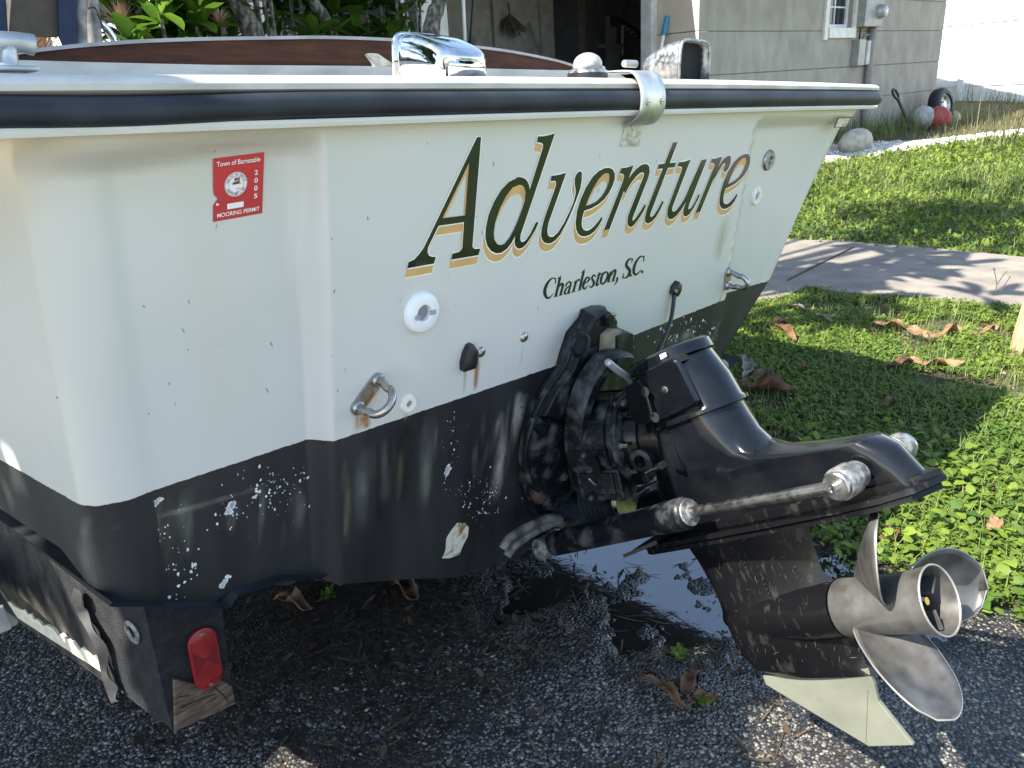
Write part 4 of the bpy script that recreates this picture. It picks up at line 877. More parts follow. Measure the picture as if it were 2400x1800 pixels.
for k in range(7):
    an = rad(-60+38*k); o = b0+ax*(ln*.30)+(u_*math.cos(an)+w_*math.sin(an))*.103
    mb = MB(); mb.box(o, (.007,ln*.42,.010), Matrix((w_, ax, u_)).transposed()); mb.build('drum_rib', m_grime, bell, bevel=.002)
Rb = Matrix((w_, ax, u_)).transposed()
mb = MB(); mb.box(b0+ax*(ln*.33)+w_*.060-u_*.085, (.070,ln*.50,.075), Rb); mb.build('side_box', m_grime, bell, bevel=.005)
mb = MB(); mb.box(b0+ax*(ln*.33)+w_*.097-u_*.080, (.006,ln*.36,.050), Rb); mb.build('box_cover', m_grime, bell, bevel=.002)
mb = MB(); mb.lathe(b0+ax*(ln*.82)+w_*.060-u_*.03, w_, [(0,.026),(.030,.026),(.032,.022),(.032,.014),(.010,.013)], 24); mb.build('port_boss', m_grime, bell, 30)
for k in range(6):
    mb = MB(); c0 = b0+ax*(-.012+.0001)+ax*(.013*k)-u_*.150+w_*.01
    mb.lathe(c0, ax, [(-.0060,.046),(0,.058),(.0060,.046)], 28); mb.build('bellows_fold', m_rubber, bell, 60)
mb = MB(); mb.lathe(b0+ax*.075-u_*.150+w_*.01, ax, [(0,.050),(.012,.050)], 28); mb.build('hose_clamp', m_steel, bell, 30)
for pts, r_, mt_, nm_ in [([(725,1075),(712,1120),(680,1160),(630,1165),(590,1130)], .0022, m_galv, 'ground_wire'), ([(545,985),(620,1040),(680,1170),(740,1210),(860,1180),(985,1130)], .009, m_blackpl, 'oil_hose'),
                          ([(700,430),(760,480),(820,520),(860,560)], .008, m_galv, 'oil_pipe'), ([(590,1240),(700,1270),(830,1250),(930,1180)], .010, m_blackpl, 'oil_hose')]:
    mb = MB(); mb.tube(spline([T(*Z9(p), .16) for p in pts], 6), r_, 10); mb.build(nm_, mt_, boat, 180)
for k, pts in enumerate([[(72,1548),(110,1490),(180,1440),(270,1395),(360,1362),(420,1375)], [(95,1590),(140,1530),(220,1470),(310,1420),(390,1390),(440,1400)]]):
    mb = MB(); mb.tube(spline([T(*Z9(p), .07) for p in pts], 6), .0105, 10); mb.build('hydraulic_hose', m_hose, boat, 180)
# lumps of grime and roots on the casting
mb = MB()
for k in range(60):
    p = (random.uniform(180,470), random.uniform(650,1330)); o = T(*Z9(p), random.uniform(.045,.055)); mb.ball(o, random.uniform(.0015,.004), 6, (1.6,1,.8))
gl = mb.build('casting_crust', m_grime, boat, 180); gl['kind'] = 'stuff'
mb = MB(); mb.ball(T(*Z9((300,1180)), .03), .035, 12, (1,.6,1.2)); mb.build('rusty_lump', M('rusty_casting', (.018,.014,.012), .9, col2=(.07,.045,.032), nscale=30, bump=.6, bscale=60), brk, 180)
# trim rams, one each side
def ram(side):
    lat = -.128*side if side > 0 else .128
    s_ = -1 if side > 0 else 1
    base = D(*Z9((350,1525)), -.128); mid = D(*Z9((1190,1330)), -.128); cap0 = D(1957,1142, -.128)
    base, mid, cap0 = [Vector((s_*abs(lat)*(1 if True else 0), p.y, p.z)) for p in (base, mid, cap0)]
    Mx = dm; tb = lambda p: Mx @ p
    a_ = (mid-base); an = a_.normalized(); mb = MB()
    mb.lathe(tb(base), (tb(mid)-tb(base)), [(-.01,.020),(.01,.026),(.03,.030),(a_.length*.8,.031),(a_.length*.86,.033),(a_.length-.01,.034),(a_.length-.006,.030),(a_.length,.029),(a_.length+.002,.02)], 24)
    r_ = mb.build('trim_ram', m_grime, boat, 45); r_['label'] = 'nearer trim ram with its bright rod' if side > 0 else 'far trim ram, mostly hidden behind the leg'
    mb = MB(); mb.lathe(tb(mid), tb(cap0)-tb(mid), [(-.02,.0115),((cap0-mid).length,.0115)], 18); mb.build('ram_rod', m_steel, r_, 40)
    mb = MB(); mb.lathe(tb(mid), tb(cap0)-tb(mid), [(0,.028),(.003,.027),(.004,.014),(.010,.014)], 24); mb.build('ram_gland', m_anode, r_, 40)
    latv = Vector(dlat)*s_
    mb = MB(); o = tb(base); mb.lathe(o-latv*.03, latv, [(0,.028),(.064,.028),(.066,.024),(.066,.010),(.068,.009),(.078,.009),(.080,.005)], 22); mb.build('pivot_pin', m_anode, r_, 40)
    o = tb(cap0); mb = MB(); mb.lathe(o-latv*.075, latv, [(0,.024),(.022,.0245),(.026,.0285),(.060,.0285),(.064,.026)], 26); mb.build('zinc_sleeve', m_anode, r_, 40)
    mb = MB(); mb.lathe(o-latv*.010, latv, [(0,.012),(.002,.0245),(.008,.0245),(.010,.022),(.010,.009),(.022,.0085),(.022,.0055),(.014,.005)], 26); mb.build('end_washer', m_steel, r_, 30)
    return r_
ram(1); ram(-1)
# ------------------------------------------------------------------ the trailer: carpeted bunk with its bare wooden end
trailer = empty('boat_trailer', BO+BM.T @ np.array([-1.0, .15, -1.0])); trailer.matrix_world = Matrix.Translation(trailer.location)
tag(trailer, 'boat trailer under the hull, carpet-covered bunk with a red oblong reflector on its end', 'trailer')
def wb(p): return Vector(BO + BM.T @ np.array(p)) - trailer.location
ye = .16
def le(px, py, dy=0): return L(px, py, 'y', ye+dy)
eBL, eBR, eTR, eTL = le(404,1712), le(550,1648), le(518,1380), le(330,1380)
zb_ = eBL.z; fwd_b = L(-10,1418,'z', eBL.z+.02); dirv = (fwd_b-eBL).normalized()
fwd_t = eTL+dirv*(fwd_b-eBL).length
FWD = 3.0
ends = [eBL, eBR, eTR, eTL]
mb = MB(); A_ = [wb(p) for p in ends]; B2 = [wb(p+dirv*FWD) for p in ends]
tS = None
n_ = 22; secs = []
for i in range(n_+1):
    t_ = (i/n_)**2.0; secs.append([a.lerp(b_, t_)+Vector((random.uniform(-.003,.003), 0, random.uniform(-.003,.003))) for a, b_ in zip(A_, B2)])
mb.loft(secs[7:]); bunk = mb.build('bunk', m_carpet, trailer, 40)
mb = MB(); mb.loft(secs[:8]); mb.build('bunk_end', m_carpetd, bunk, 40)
wq = [le(405,1590), le(400,1600), eBL, eBR, le(537,1600), le(528,1592)]
mb = MB(); out_ = Vector(BM.T @ np.array([0,-1.0,0]))
wd = [le(403,1588), le(407,1711), le(549,1646), le(541,1605), le(515,1590), le(470,1602)]
mb.prism([wb(p)+out_*.001 for p in wd], out_*.006, .04); mb.build('bare_timber', m_wood, bunk, 30)
cr = [[(420,1655),(450,1640),(500,1622)], [(490,1600),(520,1625),(530,1640)], [(412,1630),(440,1625)]]
for c in cr:
    mb = MB(); mb.tube([wb(le(*p))+out_*.0072 for p in c], .0011, 5); mb.build('crack', m_hole, bunk)
# reflector
rc = le(475,1537); ru = (le(488,1605)-le(462,1470)); hlen = ru.length/2-.006; ru.normalize(); rs = Vector((0,1,0)).cross(ru); rs.normalize(); rw = (le(506,1530)-le(441,1545)).length/2
def stad(w, h, n=12):
    q = []
    for k in range(n+1): a = math.pi*k/n; q.append(rc+rs*math.cos(a)*w-ru*(h-w)-ru*math.sin(a)*w)
    for k in range(n+1): a = math.pi*k/n; q.append(rc-rs*math.cos(a)*w+ru*(h-w)+ru*math.sin(a)*w)
    return q
hh = hlen+.006
mb = MB(); mb.prism([wb(p)+out_*.008 for p in stad(rw, hh)], out_*.007, .06); rf = mb.build('reflector', m_reflect, trailer, 40); rf['label'] = 'red oblong reflector screwed to the bunk end'
for sg in (-1, 1):
    tri = [rc+ru*.0, rc+rs*rw*.86*sg+ru*.026, rc+rs*rw*.86*sg-ru*.026]
    mb = MB(); mb.prism([wb(p)+out_*.0152 for p in tri], out_*.0006); mb.build('facet', m_reflect2, rf)
for sg in (-1, 1):
    mb = MB(); mb.lathe(wb(rc+ru*sg*(hh-.008))+out_*.0152, out_, [(0,.0038),(.0015,.0034)], 12); mb.build('screw', m_steel, rf)
# washer, strap and the sun streak, painted as a pale lower strip, on the bunk
nside = (eTL-eBL).cross(dirv).normalized()
if nside.x > 0: nside = -nside
nw = Vector(BM.T @ np.array(nside))
def sidept(px, py, off=0):
    n_w = BM.T @ np.array(nside); return Vector(toB(hit(px, py, BO+BM.T @ np.array(eBL+nside*off), n_w)))
o = wb(sidept(312,1480)); mb = MB()
mb.lathe(o, nw, [(0,.022),(.003,.0225),(.004,.020),(.0045,.013),(.003,.0115),(.0005,.011)], 24, closed=True); mb.build('washer', m_anode, trailer, 40)
sp_ = spline([wb(sidept(*p, .012)) for p in ((182,1385),(190,1425),(215,1470),(238,1520),(250,1575),(262,1615),(272,1640))], 6)
mb = MB(); secs = []
for i, p in enumerate(sp_):
    tt = (sp_[min(i+1,len(sp_)-1)]-sp_[max(i-1,0)]).normalized(); s_ = nw.cross(tt).normalized(); w = .013+.004*math.sin(i*.5)
    if i > len(sp_)-6: w *= .9+.12*(i-len(sp_)+6)
    secs.append([p+s_*w+nw*.004*math.sin(i*.6), p+nw*.010, p-s_*w, p-nw*.003])
mb.loft(secs); mb.build('loose_strap', M('grey_strap', (.035,.034,.036), .7, col2=(.065,.063,.062), nscale=30), trailer, 40)
cr_ = spline([wb(sidept(*p, .003)) for p in ((196,1395),(205,1440),(235,1480),(241,1520),(262,1570),(280,1610),(290,1625))], 5)
mb = MB(); mb.tube(cr_, .0022, 5); mb.build('carpet_seam', m_hole, trailer)
secs = []
for i in range(40):
    t_ = i/39; top = sidept(235-240*t_*1.15, 1550-165*t_*1.1, .004); bo_ = sidept(236-240*t_*1.15, 1574-162*t_*1.1, .004)
    top = top.lerp(bo_, random.uniform(-.2,.25)); secs.append([wb(top), wb(bo_), wb(bo_)-nw*.02, wb(top)-nw*.02])
mb = MB(); mb.loft(secs); mb.build('bunk_sun_streak', m_lip, trailer)
# galvanised trailer frame at the left margin
yq = .52
fr = [L(x, y, 'y', yq) for x, y in ((-160,1385),(10,1428),(44,1452),(46,1462),(0,1485),(-160,1500))]
mb = MB(); mb.prism([wb(p) for p in fr], Vector(BM.T @ np.array([0,.5,0]))); mb.build('frame_rail', m_galv, trailer, bevel=.004)
mb = MB(); mb.box(wb(L(-20,1460,'y',.5)), (.05,.01,.05)); mb.build('frame_plate', m_alu, trailer)
ax_z = .32
for x_, y_, d_ in ((-.95,2.4,0),(.95,2.4,0)):
    c_w = Vector(BO+BM.T @ np.array([x_*1.0, y_, 0])); c_w.z = ax_z
    mb = MB(); mb.lathe(c_w-trailer.location-Vector((.1,0,0)), (1,0,0), [(0,.19),(0,.30),(.03,.32),(.17,.32),(.2,.30),(.2,.19),(.12,.17),(.08,.17)], 28); mb.build('trailer_wheel', m_rubber, trailer, 40)
mb = MB(); c_w = Vector(BO+BM.T @ np.array([0, 2.4, 0])); c_w.z = ax_z; mb.box(c_w-trailer.location, (1.9,.07,.07)); mb.build('axle', m_galv, trailer)
for x_ in (-.15,):
    mb = MB(); c_w = Vector(BO+BM.T @ np.array([x_, 3.4, 0])); c_w.z = .30; mb.box(c_w-trailer.location, (.08,4.0,.1)); mb.build('frame_beam', m_grime, trailer)
# ------------------------------------------------------------------ ground
def vnoise(x, y, f, seed=0):
    """smooth value noise, numpy"""
    r_ = np.random.default_rng(seed); g = r_.random((256, 256)); X = x*f+1000; Y = y*f+1000
    i = np.floor(X).astype(int); j = np.floor(Y).astype(int); u = X-i; v = Y-j; u = u*u*(3-2*u); v = v*v*(3-2*v)
    g_ = lambda a, b_: g[a % 256, b_ % 256]
    return (g_(i,j)*(1-u)+g_(i+1,j)*u)*(1-v)+(g_(i,j+1)*(1-u)+g_(i+1,j+1)*u)*v
def fbm(x, y, f, n=4, seed=0):
    s = 0; a = .5; t_ = 0
    for k in range(n): s = s+a*vnoise(x, y, f*2**k, seed+k); t_ += a; a *= .5
    return s/t_
EDGE = [(2.02,-3),(2.02,.35),(1.98,.7),(2.02,1.05),(2.2,1.6),(2.75,2.6),(3.6,4.0),(5.0,6.5),(6.2,9),(8.2,14),(12,40)]
def edge_x(y): return np.interp(y, [e[1] for e in EDGE], [e[0] for e in EDGE])
def grid(name, x0, x1, y0, y1, st, fz, mat, keep=None, kind='structure', smooth=True):
    xs = np.arange(x0, x1+st/2, st); ys = np.arange(y0, y1+st/2, st); X, Y = np.meshgrid(xs, ys, indexing='ij'); Z = fz(X, Y)
    V = np.stack([X, Y, Z], -1).reshape(-1, 3); n = len(ys); I, J = np.meshgrid(np.arange(len(xs)-1), np.arange(n-1), indexing='ij')
    F = np.stack([I*n+J, (I+1)*n+J, (I+1)*n+J+1, I*n+J+1], -1).reshape(-1, 4)
    if keep is not None:
        cx = (X[:-1,:-1]+X[1:,1:])/2; cy = (Y[:-1,:-1]+Y[1:,1:])/2; F = F[keep(cx, cy).reshape(-1)]
    o = raw(name, V, F, mat, None, smooth); o['kind'] = kind; return o
m_soil = M('soil', (.045,.04,.022), .95, col2=(.07,.075,.03), nscale=7, bump=.5, bscale=30, bdist=.02)
# exposed aggregate paving: pale chippings set in dark binder
m_agg = bpy.data.materials.new('exposed_aggregate'); m_agg.use_nodes = True; t = m_agg.node_tree; b = t.nodes['Principled BSDF']
tc = N_('ShaderNodeTexCoord'); n0 = noise(30, 3, tc.outputs['Object'])
vm = N_('ShaderNodeVectorMath', operation='MULTIPLY_ADD'); t.links.new(n0.outputs['Color'], vm.inputs[0]); vm.inputs[1].default_value = (.006,.006,.006); t.links.new(tc.outputs['Object'], vm.inputs[2])
vo = N_('ShaderNodeTexVoronoi'); vo.inputs['Scale'].default_value = 118; t.links.new(vm.outputs[0], vo.inputs['Vector'])
sep = N_('ShaderNodeSeparateColor'); t.links.new(vo.outputs['Color'], sep.inputs[0])
stc = N_('ShaderNodeValToRGB'); t.links.new(sep.outputs[0], stc.inputs[0]); e = stc.color_ramp.elements
e[0].position = .15; e[0].color = (.024,.025,.026,1); e[1].position = 1; e[1].color = (.36,.335,.29,1); e.new(.55).color = (.125,.12,.11,1)
mk = ramp(vo.outputs['Distance'], .30, (1,1,1), .52, (0,0,0))
mx = N_('ShaderNodeMix', data_type='RGBA'); t.links.new(mk.outputs[0], mx.inputs[0]); mx.inputs[6].default_value = (.014,.014,.015,1); t.links.new(stc.outputs[0], mx.inputs[7])
nd = noise(2.6, 6, tc.outputs['Object']); dirt = ramp(nd.outputs['Fac'], .45, (0,0,0), .68, (.8,.8,.8))
mx3 = N_('ShaderNodeMix', data_type='RGBA'); t.links.new(dirt.outputs[0], mx3.inputs[0]); t.links.new(mx.outputs[2], mx3.inputs[6]); mx3.inputs[7].default_value = (.022,.019,.015,1)
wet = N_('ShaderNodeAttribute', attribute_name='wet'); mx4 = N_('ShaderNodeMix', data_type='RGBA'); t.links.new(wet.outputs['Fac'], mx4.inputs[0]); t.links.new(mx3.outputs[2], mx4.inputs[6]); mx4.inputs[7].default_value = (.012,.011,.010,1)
t.links.new(mx4.outputs[2], b.inputs['Base Color'])
rg = N_('ShaderNodeMapRange'); dmp = N_('ShaderNodeAttribute', attribute_name='damp'); t.links.new(dmp.outputs['Fac'], rg.inputs[0]); rg.inputs[3].default_value = .62; rg.inputs[4].default_value = .13; t.links.new(rg.outputs[0], b.inputs['Roughness'])
sp_l = N_('ShaderNodeMapRange'); t.links.new(dmp.outputs['Fac'], sp_l.inputs[0]); sp_l.inputs[3].default_value = .4; sp_l.inputs[4].default_value = 1.0; t.links.new(sp_l.outputs[0], b.inputs['Specular IOR Level'])
nb = noise(160, 4, tc.outputs['Object']); hm = N_('ShaderNodeMath', operation='MULTIPLY_ADD'); t.links.new(nb.outputs['Fac'], hm.inputs[0]); hm.inputs[1].default_value = -.35; 
inv = N_('ShaderNodeMath', operation='SUBTRACT'); inv.inputs[0].default_value = 1; t.links.new(vo.outputs['Distance'], inv.inputs[1]); t.links.new(inv.outputs[0], hm.inputs[2])
bp = N_('ShaderNodeBump'); bp.inputs['Strength'].default_value = .9; bp.inputs['Distance'].default_value = .005; t.links.new(hm.outputs[0], bp.inputs['Height']); t.links.new(bp.outputs[0], b.inputs['Normal'])
PUD = [(1.56,1.50,.34,.26),(1.50,1.22,.24,.26),(1.66,1.28,.28,.30),(1.46,1.02,.14,.12),(1.72,.98,.20,.12),(1.84,.62,.13,.10),(1.93,.90,.16,.10),(1.36,1.10,.13,.10),(1.30,1.42,.20,.10)]   # x, y, rx, ry
def pudd(x, y):
    d = np.full(np.shape(x), 9.0)
    for a, c, rx_, ry_ in PUD: d = np.minimum(d, np.hypot((x-a)/rx_, (y-c)/ry_))
    return d
def drive_z(x, y):
    d = pudd(x, y); z = -.020*(1-sstep(.35, 1.25, d))
    mud = (1-sstep(1.0, 1.9, d))*(.85+.15*sstep(.35, 1.0, d))
    z = z + mud*(fbm(x, y, 11, 5, 3)-.50)*.056 + mud*np.maximum(0, fbm(x, y, 42, 3, 9)-.56)*.05
    return z + (fbm(x, y, 2.2, 3, 5)-.5)*.012
near = grid('driveway', -1.6, 3.0, -.6, 4.4, .0115, drive_z, m_agg, lambda x, y: x < edge_x(y)+.10)
nv = len(near.data.vertices); co = np.zeros(nv*3, np.float32); near.data.vertices.foreach_get('co', co); co = co.reshape(-1, 3)
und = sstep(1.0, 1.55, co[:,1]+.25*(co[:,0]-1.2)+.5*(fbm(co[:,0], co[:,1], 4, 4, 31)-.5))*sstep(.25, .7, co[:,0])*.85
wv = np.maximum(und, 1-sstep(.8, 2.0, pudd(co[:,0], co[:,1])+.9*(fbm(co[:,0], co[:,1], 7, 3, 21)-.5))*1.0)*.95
dm_ = np.clip(1.25-np.hypot((co[:,0]-1.50)/.62, (co[:,1]-1.15)/.85)+.9*(fbm(co[:,0], co[:,1], 8, 4, 19)-.5), 0, 1)
a = near.data.attributes.new('damp', 'FLOAT', 'POINT'); a.data.foreach_set('value', dm_.astype(np.float32))
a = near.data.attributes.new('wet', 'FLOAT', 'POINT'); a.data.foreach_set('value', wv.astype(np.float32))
m_water = M('puddle_water', (.010,.011,.011), .05, bump=.22, bscale=22, bdist=.004); m_water.node_tree.nodes['Principled BSDF'].inputs['IOR'].default_value = 1.9
m_water.node_tree.nodes['Principled BSDF'].inputs['Specular IOR Level'].default_value = 1.0
pud = grid('puddle', .8, 2.25, .42, 2.45, .05, lambda x, y: x*0-.0105, m_water, lambda x, y: pudd(x, y) < 1.25)
far = grid('yard_ground', -30, 70, -8, 90, .5, lambda x, y: hgt(x, y)-.012-.05*((x > -1.8) & (x < 3.1) & (y > -.8) & (y < 4.5) & (x < edge_x(y)-.3)), m_soil)
fard = grid('driveway_beyond', -12, 2.2, -6, 12, .4, lambda x, y: hgt(x, y)-.006-.03*((x > -1.7) & (x < 3.1) & (y > -.7) & (y < 4.5)), m_agg, lambda x, y: (x < edge_x(y)) & ~((x > -1.5) & (y > -.5) & (y < 4.3)))
# loose chippings standing out of the paving, real stones nearest the lens
def ico():
    p = (1+5**.5)/2; v = np.array([(-1,p,0),(1,p,0),(-1,-p,0),(1,-p,0),(0,-1,p),(0,1,p),(0,-1,-p),(0,1,-p),(p,0,-1),(p,0,1),(-p,0,-1),(-p,0,1)], float); v /= np.linalg.norm(v[0])
    f = np.array([(0,11,5),(0,5,1),(0,1,7),(0,7,10),(0,10,11),(1,5,9),(5,11,4),(11,10,2),(10,7,6),(7,1,8),(3,9,4),(3,4,2),(3,2,6),(3,6,8),(3,8,9),(4,9,5),(2,4,11),(6,2,10),(8,6,7),(9,8,1)]); return v, f
def stones(name, x, y, z, r, mat, kind='stuff'):
    v, f = ico(); n = len(x); a = rng.random(n)*6.28; sc = np.stack([r*(.75+.7*rng.random(n)), r*(.55+.5*rng.random(n)), r*(.30+.3*rng.random(n))], -1)
    J = 1+(rng.random((n, 12, 1))-.5)*.75; P = v[None]*J*sc[:, None]; c, s_ = np.cos(a)[:, None], np.sin(a)[:, None]
    X = P[..., 0]*c-P[..., 1]*s_; Y = P[..., 0]*s_+P[..., 1]*c
    V = np.stack([X+x[:, None], Y+y[:, None], P[..., 2]+z[:, None]], -1); F = f[None]+(np.arange(n)*12)[:, None, None]
    o = raw(name, V.reshape(-1, 3), F.reshape(-1, 3), mat); tv = np.repeat(rng.random(n), 12)
    q = o.data.attributes.new('tint', 'FLOAT', 'POINT'); q.data.foreach_set('value', tv.astype(np.float32)); o['kind'] = kind; return o
def tintmat(name, cols, rough=.7):
    mt = bpy.data.materials.new(name); mt.use_nodes = True; t = mt.node_tree; b = t.nodes['Principled BSDF']; b.inputs['Roughness'].default_value = rough
    at = t.nodes.new('ShaderNodeAttribute'); at.attribute_name = 'tint'; r = t.nodes.new('ShaderNodeValToRGB'); e = r.color_ramp.elements
    e[0].color = (*cols[0], 1); e[1].color = (*cols[-1], 1)
    for i, c in enumerate(cols[1:-1]): e.new((i+1)/(len(cols)-1)).color = (*c, 1)
    t.links.new(at.outputs['Fac'], r.inputs[0]); t.links.new(r.outputs[0], b.inputs['Base Color']); return mt
m_chipst = tintmat('chippings', [(.022,.023,.024),(.07,.069,.066),(.11,.106,.098),(.17,.16,.142),(.30,.275,.23)], .6)
n_ = 34000; x = rng.uniform(-.7, 2.05, n_); y = rng.uniform(.1, 2.6, n_); d = .603*x+.7125*y
ok = (x < edge_x(y)) & (rng.random(n_) < np.clip(1.9-d*.55, .12, 1)) & (pudd(x, y) > 1.15+.7*rng.random(n_)) & ((y+.25*(x-1.2) < 1.05+.45*rng.random(n_)) | (x < .35)) & (fbm(x, y, 5, 3, 33) < .62)
x, y = x[ok], y[ok]; stones('loose_chippings', x, y, drive_z(x, y)-.0004, .0032+.0036*rng.random(len(x)), m_chipst)
# leaf litter and mud crumbs round the puddle
m_litter = tintmat('leaf_litter', [(.012,.009,.006),(.035,.022,.012),(.06,.04,.022),(.10,.07,.04)], .8)
def flakes(name, x, y, z, ln, mat, asp=.4, lift=.5, kind='stuff', curl=.3):
    n = len(x); a = rng.random(n)*6.283; til = (rng.random(n)-.3)*lift; w = ln*asp*(.6+.8*rng.random(n)); cu = ln*curl*rng.random(n)
    ca, sa = np.cos(a), np.sin(a); V = np.zeros((n, 6, 3))
    for k, (u, v, h) in enumerate([(-.5,0,1),(-.1,-.5,.15),(-.1,.5,.15),(.25,-.42,.2),(.25,.42,.2),(.55,0,1.2)]):
        lx, ly = u*ln, v*w; V[:, k, 0] = x+lx*ca-ly*sa; V[:, k, 1] = y+lx*sa+ly*ca; V[:, k, 2] = z+h*cu*.5+(u+.5)*ln*np.maximum(til, -.02)
    f = np.array([(0,1,2),(1,3,4),(1,4,2),(3,5,4)]); F = f[None]+(np.arange(n)*6)[:, None, None]
    o = raw(name, V.reshape(-1, 3), F.reshape(-1, 3), mat); q = o.data.attributes.new('tint', 'FLOAT', 'POINT'); q.data.foreach_set('value', np.repeat(rng.random(n), 6).astype(np.float32)); o['kind'] = kind; return o
n_ = 15000; x = rng.uniform(.2, 2.0, n_); y = rng.uniform(.9, 3.6, n_); ok = (y+.25*(x-1.2)+.5*(fbm(x, y, 4, 4, 31)-.5) > 1.1+.4*rng.random(n_)) & (pudd(x, y) > 1.25+.5*rng.random(n_)) & (x < edge_x(y))
x, y = x[ok], y[ok]; flakes('wet_mulch', x, y, drive_z(x, y)+.001+.006*rng.random(len(x)), .012+.030*rng.random(len(x))**2, tintmat('mulch', [(.006,.005,.004),(.014,.010,.007),(.03,.02,.012),(.055,.036,.02)], .6), .4, .6)
n_ = 9000; x = rng.uniform(.35, 2.15, n_); y = rng.uniform(.45, 3.2, n_); d = pudd(x, y)
ok = (x < edge_x(y)+.1) & (rng.random(n_) < np.where(d < .9, .05, np.where(d < 1.6, .8, .30))) & (fbm(x, y, 6, 3, 50) > .40)
x, y = x[ok], y[ok]; flakes('leaf_litter', x, y, drive_z(x, y)+.002, .010+.03*rng.random(len(x))**2, m_litter, .35, .5)
n_ = 4200; x = rng.uniform(.9, 2.1, n_); y = rng.uniform(.5, 2.4, n_); d = pudd(x, y)
ok = (x < edge_x(y)+.05) & (d > .55) & (d < 1.7) & (fbm(x, y, 9, 3, 70) > .5); x, y = x[ok], y[ok]
stones('mud_crumbs', x, y, np.maximum(drive_z(x, y), -.012)+.001, .003+.006*rng.random(len(x))**2, m_litter)
n_ = 900; x = rng.uniform(.35, 2.1, n_); y = rng.uniform(.6, 3.0, n_); ok = x < edge_x(y); x, y = x[ok], y[ok]
flakes('fallen_twigs', x, y, drive_z(x, y)+.004, .03+.09*rng.random(len(x)), m_litter, .05, .25)
# ------------------------------------------------------------------ lawn of broad-leaved creepers and rough grass
m_cover = leafmat('creeper_leaves', (.045,.115,.014), (.215,.30,.034), .6, tr=.42)
m_grass = leafmat('grass_blades', (.06,.12,.022), (.24,.27,.075), .55, tr=.3)
def leaves(name, x, y, z, ln, mat, asp=.5, tilt=.6, tint=None):
    n = len(x); a = rng.random(n)*6.283; el = (rng.random(n))*tilt; w = ln*asp*(.75+.5*rng.random(n)); ca, sa = np.cos(a), np.sin(a); ce, se = np.cos(el), np.sin(el)
    rl = (rng.random(n)-.5)*.9; V = np.zeros((n, 6, 3))
    for k, (u, v, h) in enumerate([(0,0,0),(.35,-.5,.10),(.35,.5,.10),(.72,-.38,.08),(.72,.38,.08),(1.0,0,-.12)]):
        lx, ly, lz = u*ln, v*w, h*ln*.8; lz2 = lz+ly*np.sin(rl); X = lx*ce-lz2*se; Z = lx*se+lz2*ce
        V[:, k, 0] = x+X*ca-ly*sa; V[:, k, 1] = y+X*sa+ly*ca; V[:, k, 2] = z+Z
    f = np.array([(0,1,2),(1,3,4),(1,4,2),(3,5,4)]); F = f[None]+(np.arange(n)*6)[:, None, None]
    o = raw(name, V.reshape(-1, 3), F.reshape(-1, 3), mat); tv = rng.random(n) if tint is None else tint
    q = o.data.attributes.new('tint', 'FLOAT', 'POINT'); q.data.foreach_set('value', np.repeat(tv, 6).astype(np.float32)); o['kind'] = 'stuff'; return o
def blades(name, x, y, z, ln, mat, wd=.006, bend=.5):
    n = len(x); a = rng.random(n)*6.283; ca, sa = np.cos(a), np.sin(a); be = bend*(.3+rng.random(n)); V = np.zeros((n, 5, 3)); w = wd*(.6+.8*rng.random(n))
    for k, (t_, sd) in enumerate([(0,-1),(0,1),(.55,-.8),(.55,.8),(1,0)]):
        r_ = be*ln*t_**2; h_ = ln*t_*(1-.35*be*t_); V[:, k, 0] = x+r_*ca-sd*w*.5*sa; V[:, k, 1] = y+r_*sa+sd*w*.5*ca; V[:, k, 2] = z+h_
    f = np.array([(0,1,3),(0,3,2),(2,3,4)]); F = f[None]+(np.arange(n)*5)[:, None, None]
    o = raw(name, V.reshape(-1, 3), F.reshape(-1, 3), mat); q = o.data.attributes.new('tint', 'FLOAT', 'POINT'); q.data.foreach_set('value', np.repeat(rng.random(n), 5).astype(np.float32)); o['kind'] = 'stuff'; return o
PN = [G(*p) for p in ((1780,716),(1889,684),(1962,697),(2142,708),(2280,722),(2400,735),(2520,752))]
PF = [G(*p) for p in ((1790,566),(1868,573),(1960,575),(2034,581),(2130,588),(2215,596),(2400,615),(2520,630))]
def path_d(x, y):     # signed: <0 before the path, 0..1 on it, >1 beyond, along x for a given y
    ny = sorted([(p.y, p.x) for p in PN]); fy = sorted([(p.y, p.x) for p in PF])
    xn = np.interp(y, [q[0] for q in ny], [q[1] for q in ny]); xf = np.interp(y, [q[0] for q in fy], [q[1] for q in fy])
    return (x-xn)/(xf-xn)
dens = lambda x, y: fbm(x, y, 1.6, 4, 11)
n_ = 190000; x = rng.uniform(1.75, 5.6, n_); y = rng.uniform(-.9, 4.2, n_)
ed = edge_x(y)+.10*(fbm(x, y, 6, 3, 40)-.5)*2
ok = (x > ed) & (path_d(x, y) < .03+.06*(fbm(x, y, 3, 3, 8)-.5)) & (rng.random(n_) < np.clip((x-ed)*3.5+.1, .1, 1)) & (fbm(x, y, 4, 3, 61)+.25*(fbm(x, y, 14, 2, 62)-.5) > .39)
x, y = x[ok], y[ok]; hh_ = .035*fbm(x, y, 3, 3, 13)*rng.random(len(x))
leaves('creeper_cover', x, y, hgt(x, y)+.004+hh_*1.5, .015+.022*rng.random(len(x))**1.5, m_cover, .48, .75, np.clip(.25+.9*(fbm(x, y, 2.2, 3, 77)-.4)+.35*rng.random(len(x)), 0, 1))
n_ = 900; x = rng.uniform(1.85, 3.0, n_); y = rng.uniform(.2, 1.4, n_); ok = x > edge_x(y)+.02; x, y = x[ok], y[ok]
leaves('heart_leaves', x, y, .02+.04*rng.random(len(x)), .028+.022*rng.random(len(x)), m_cover, .7, .7)
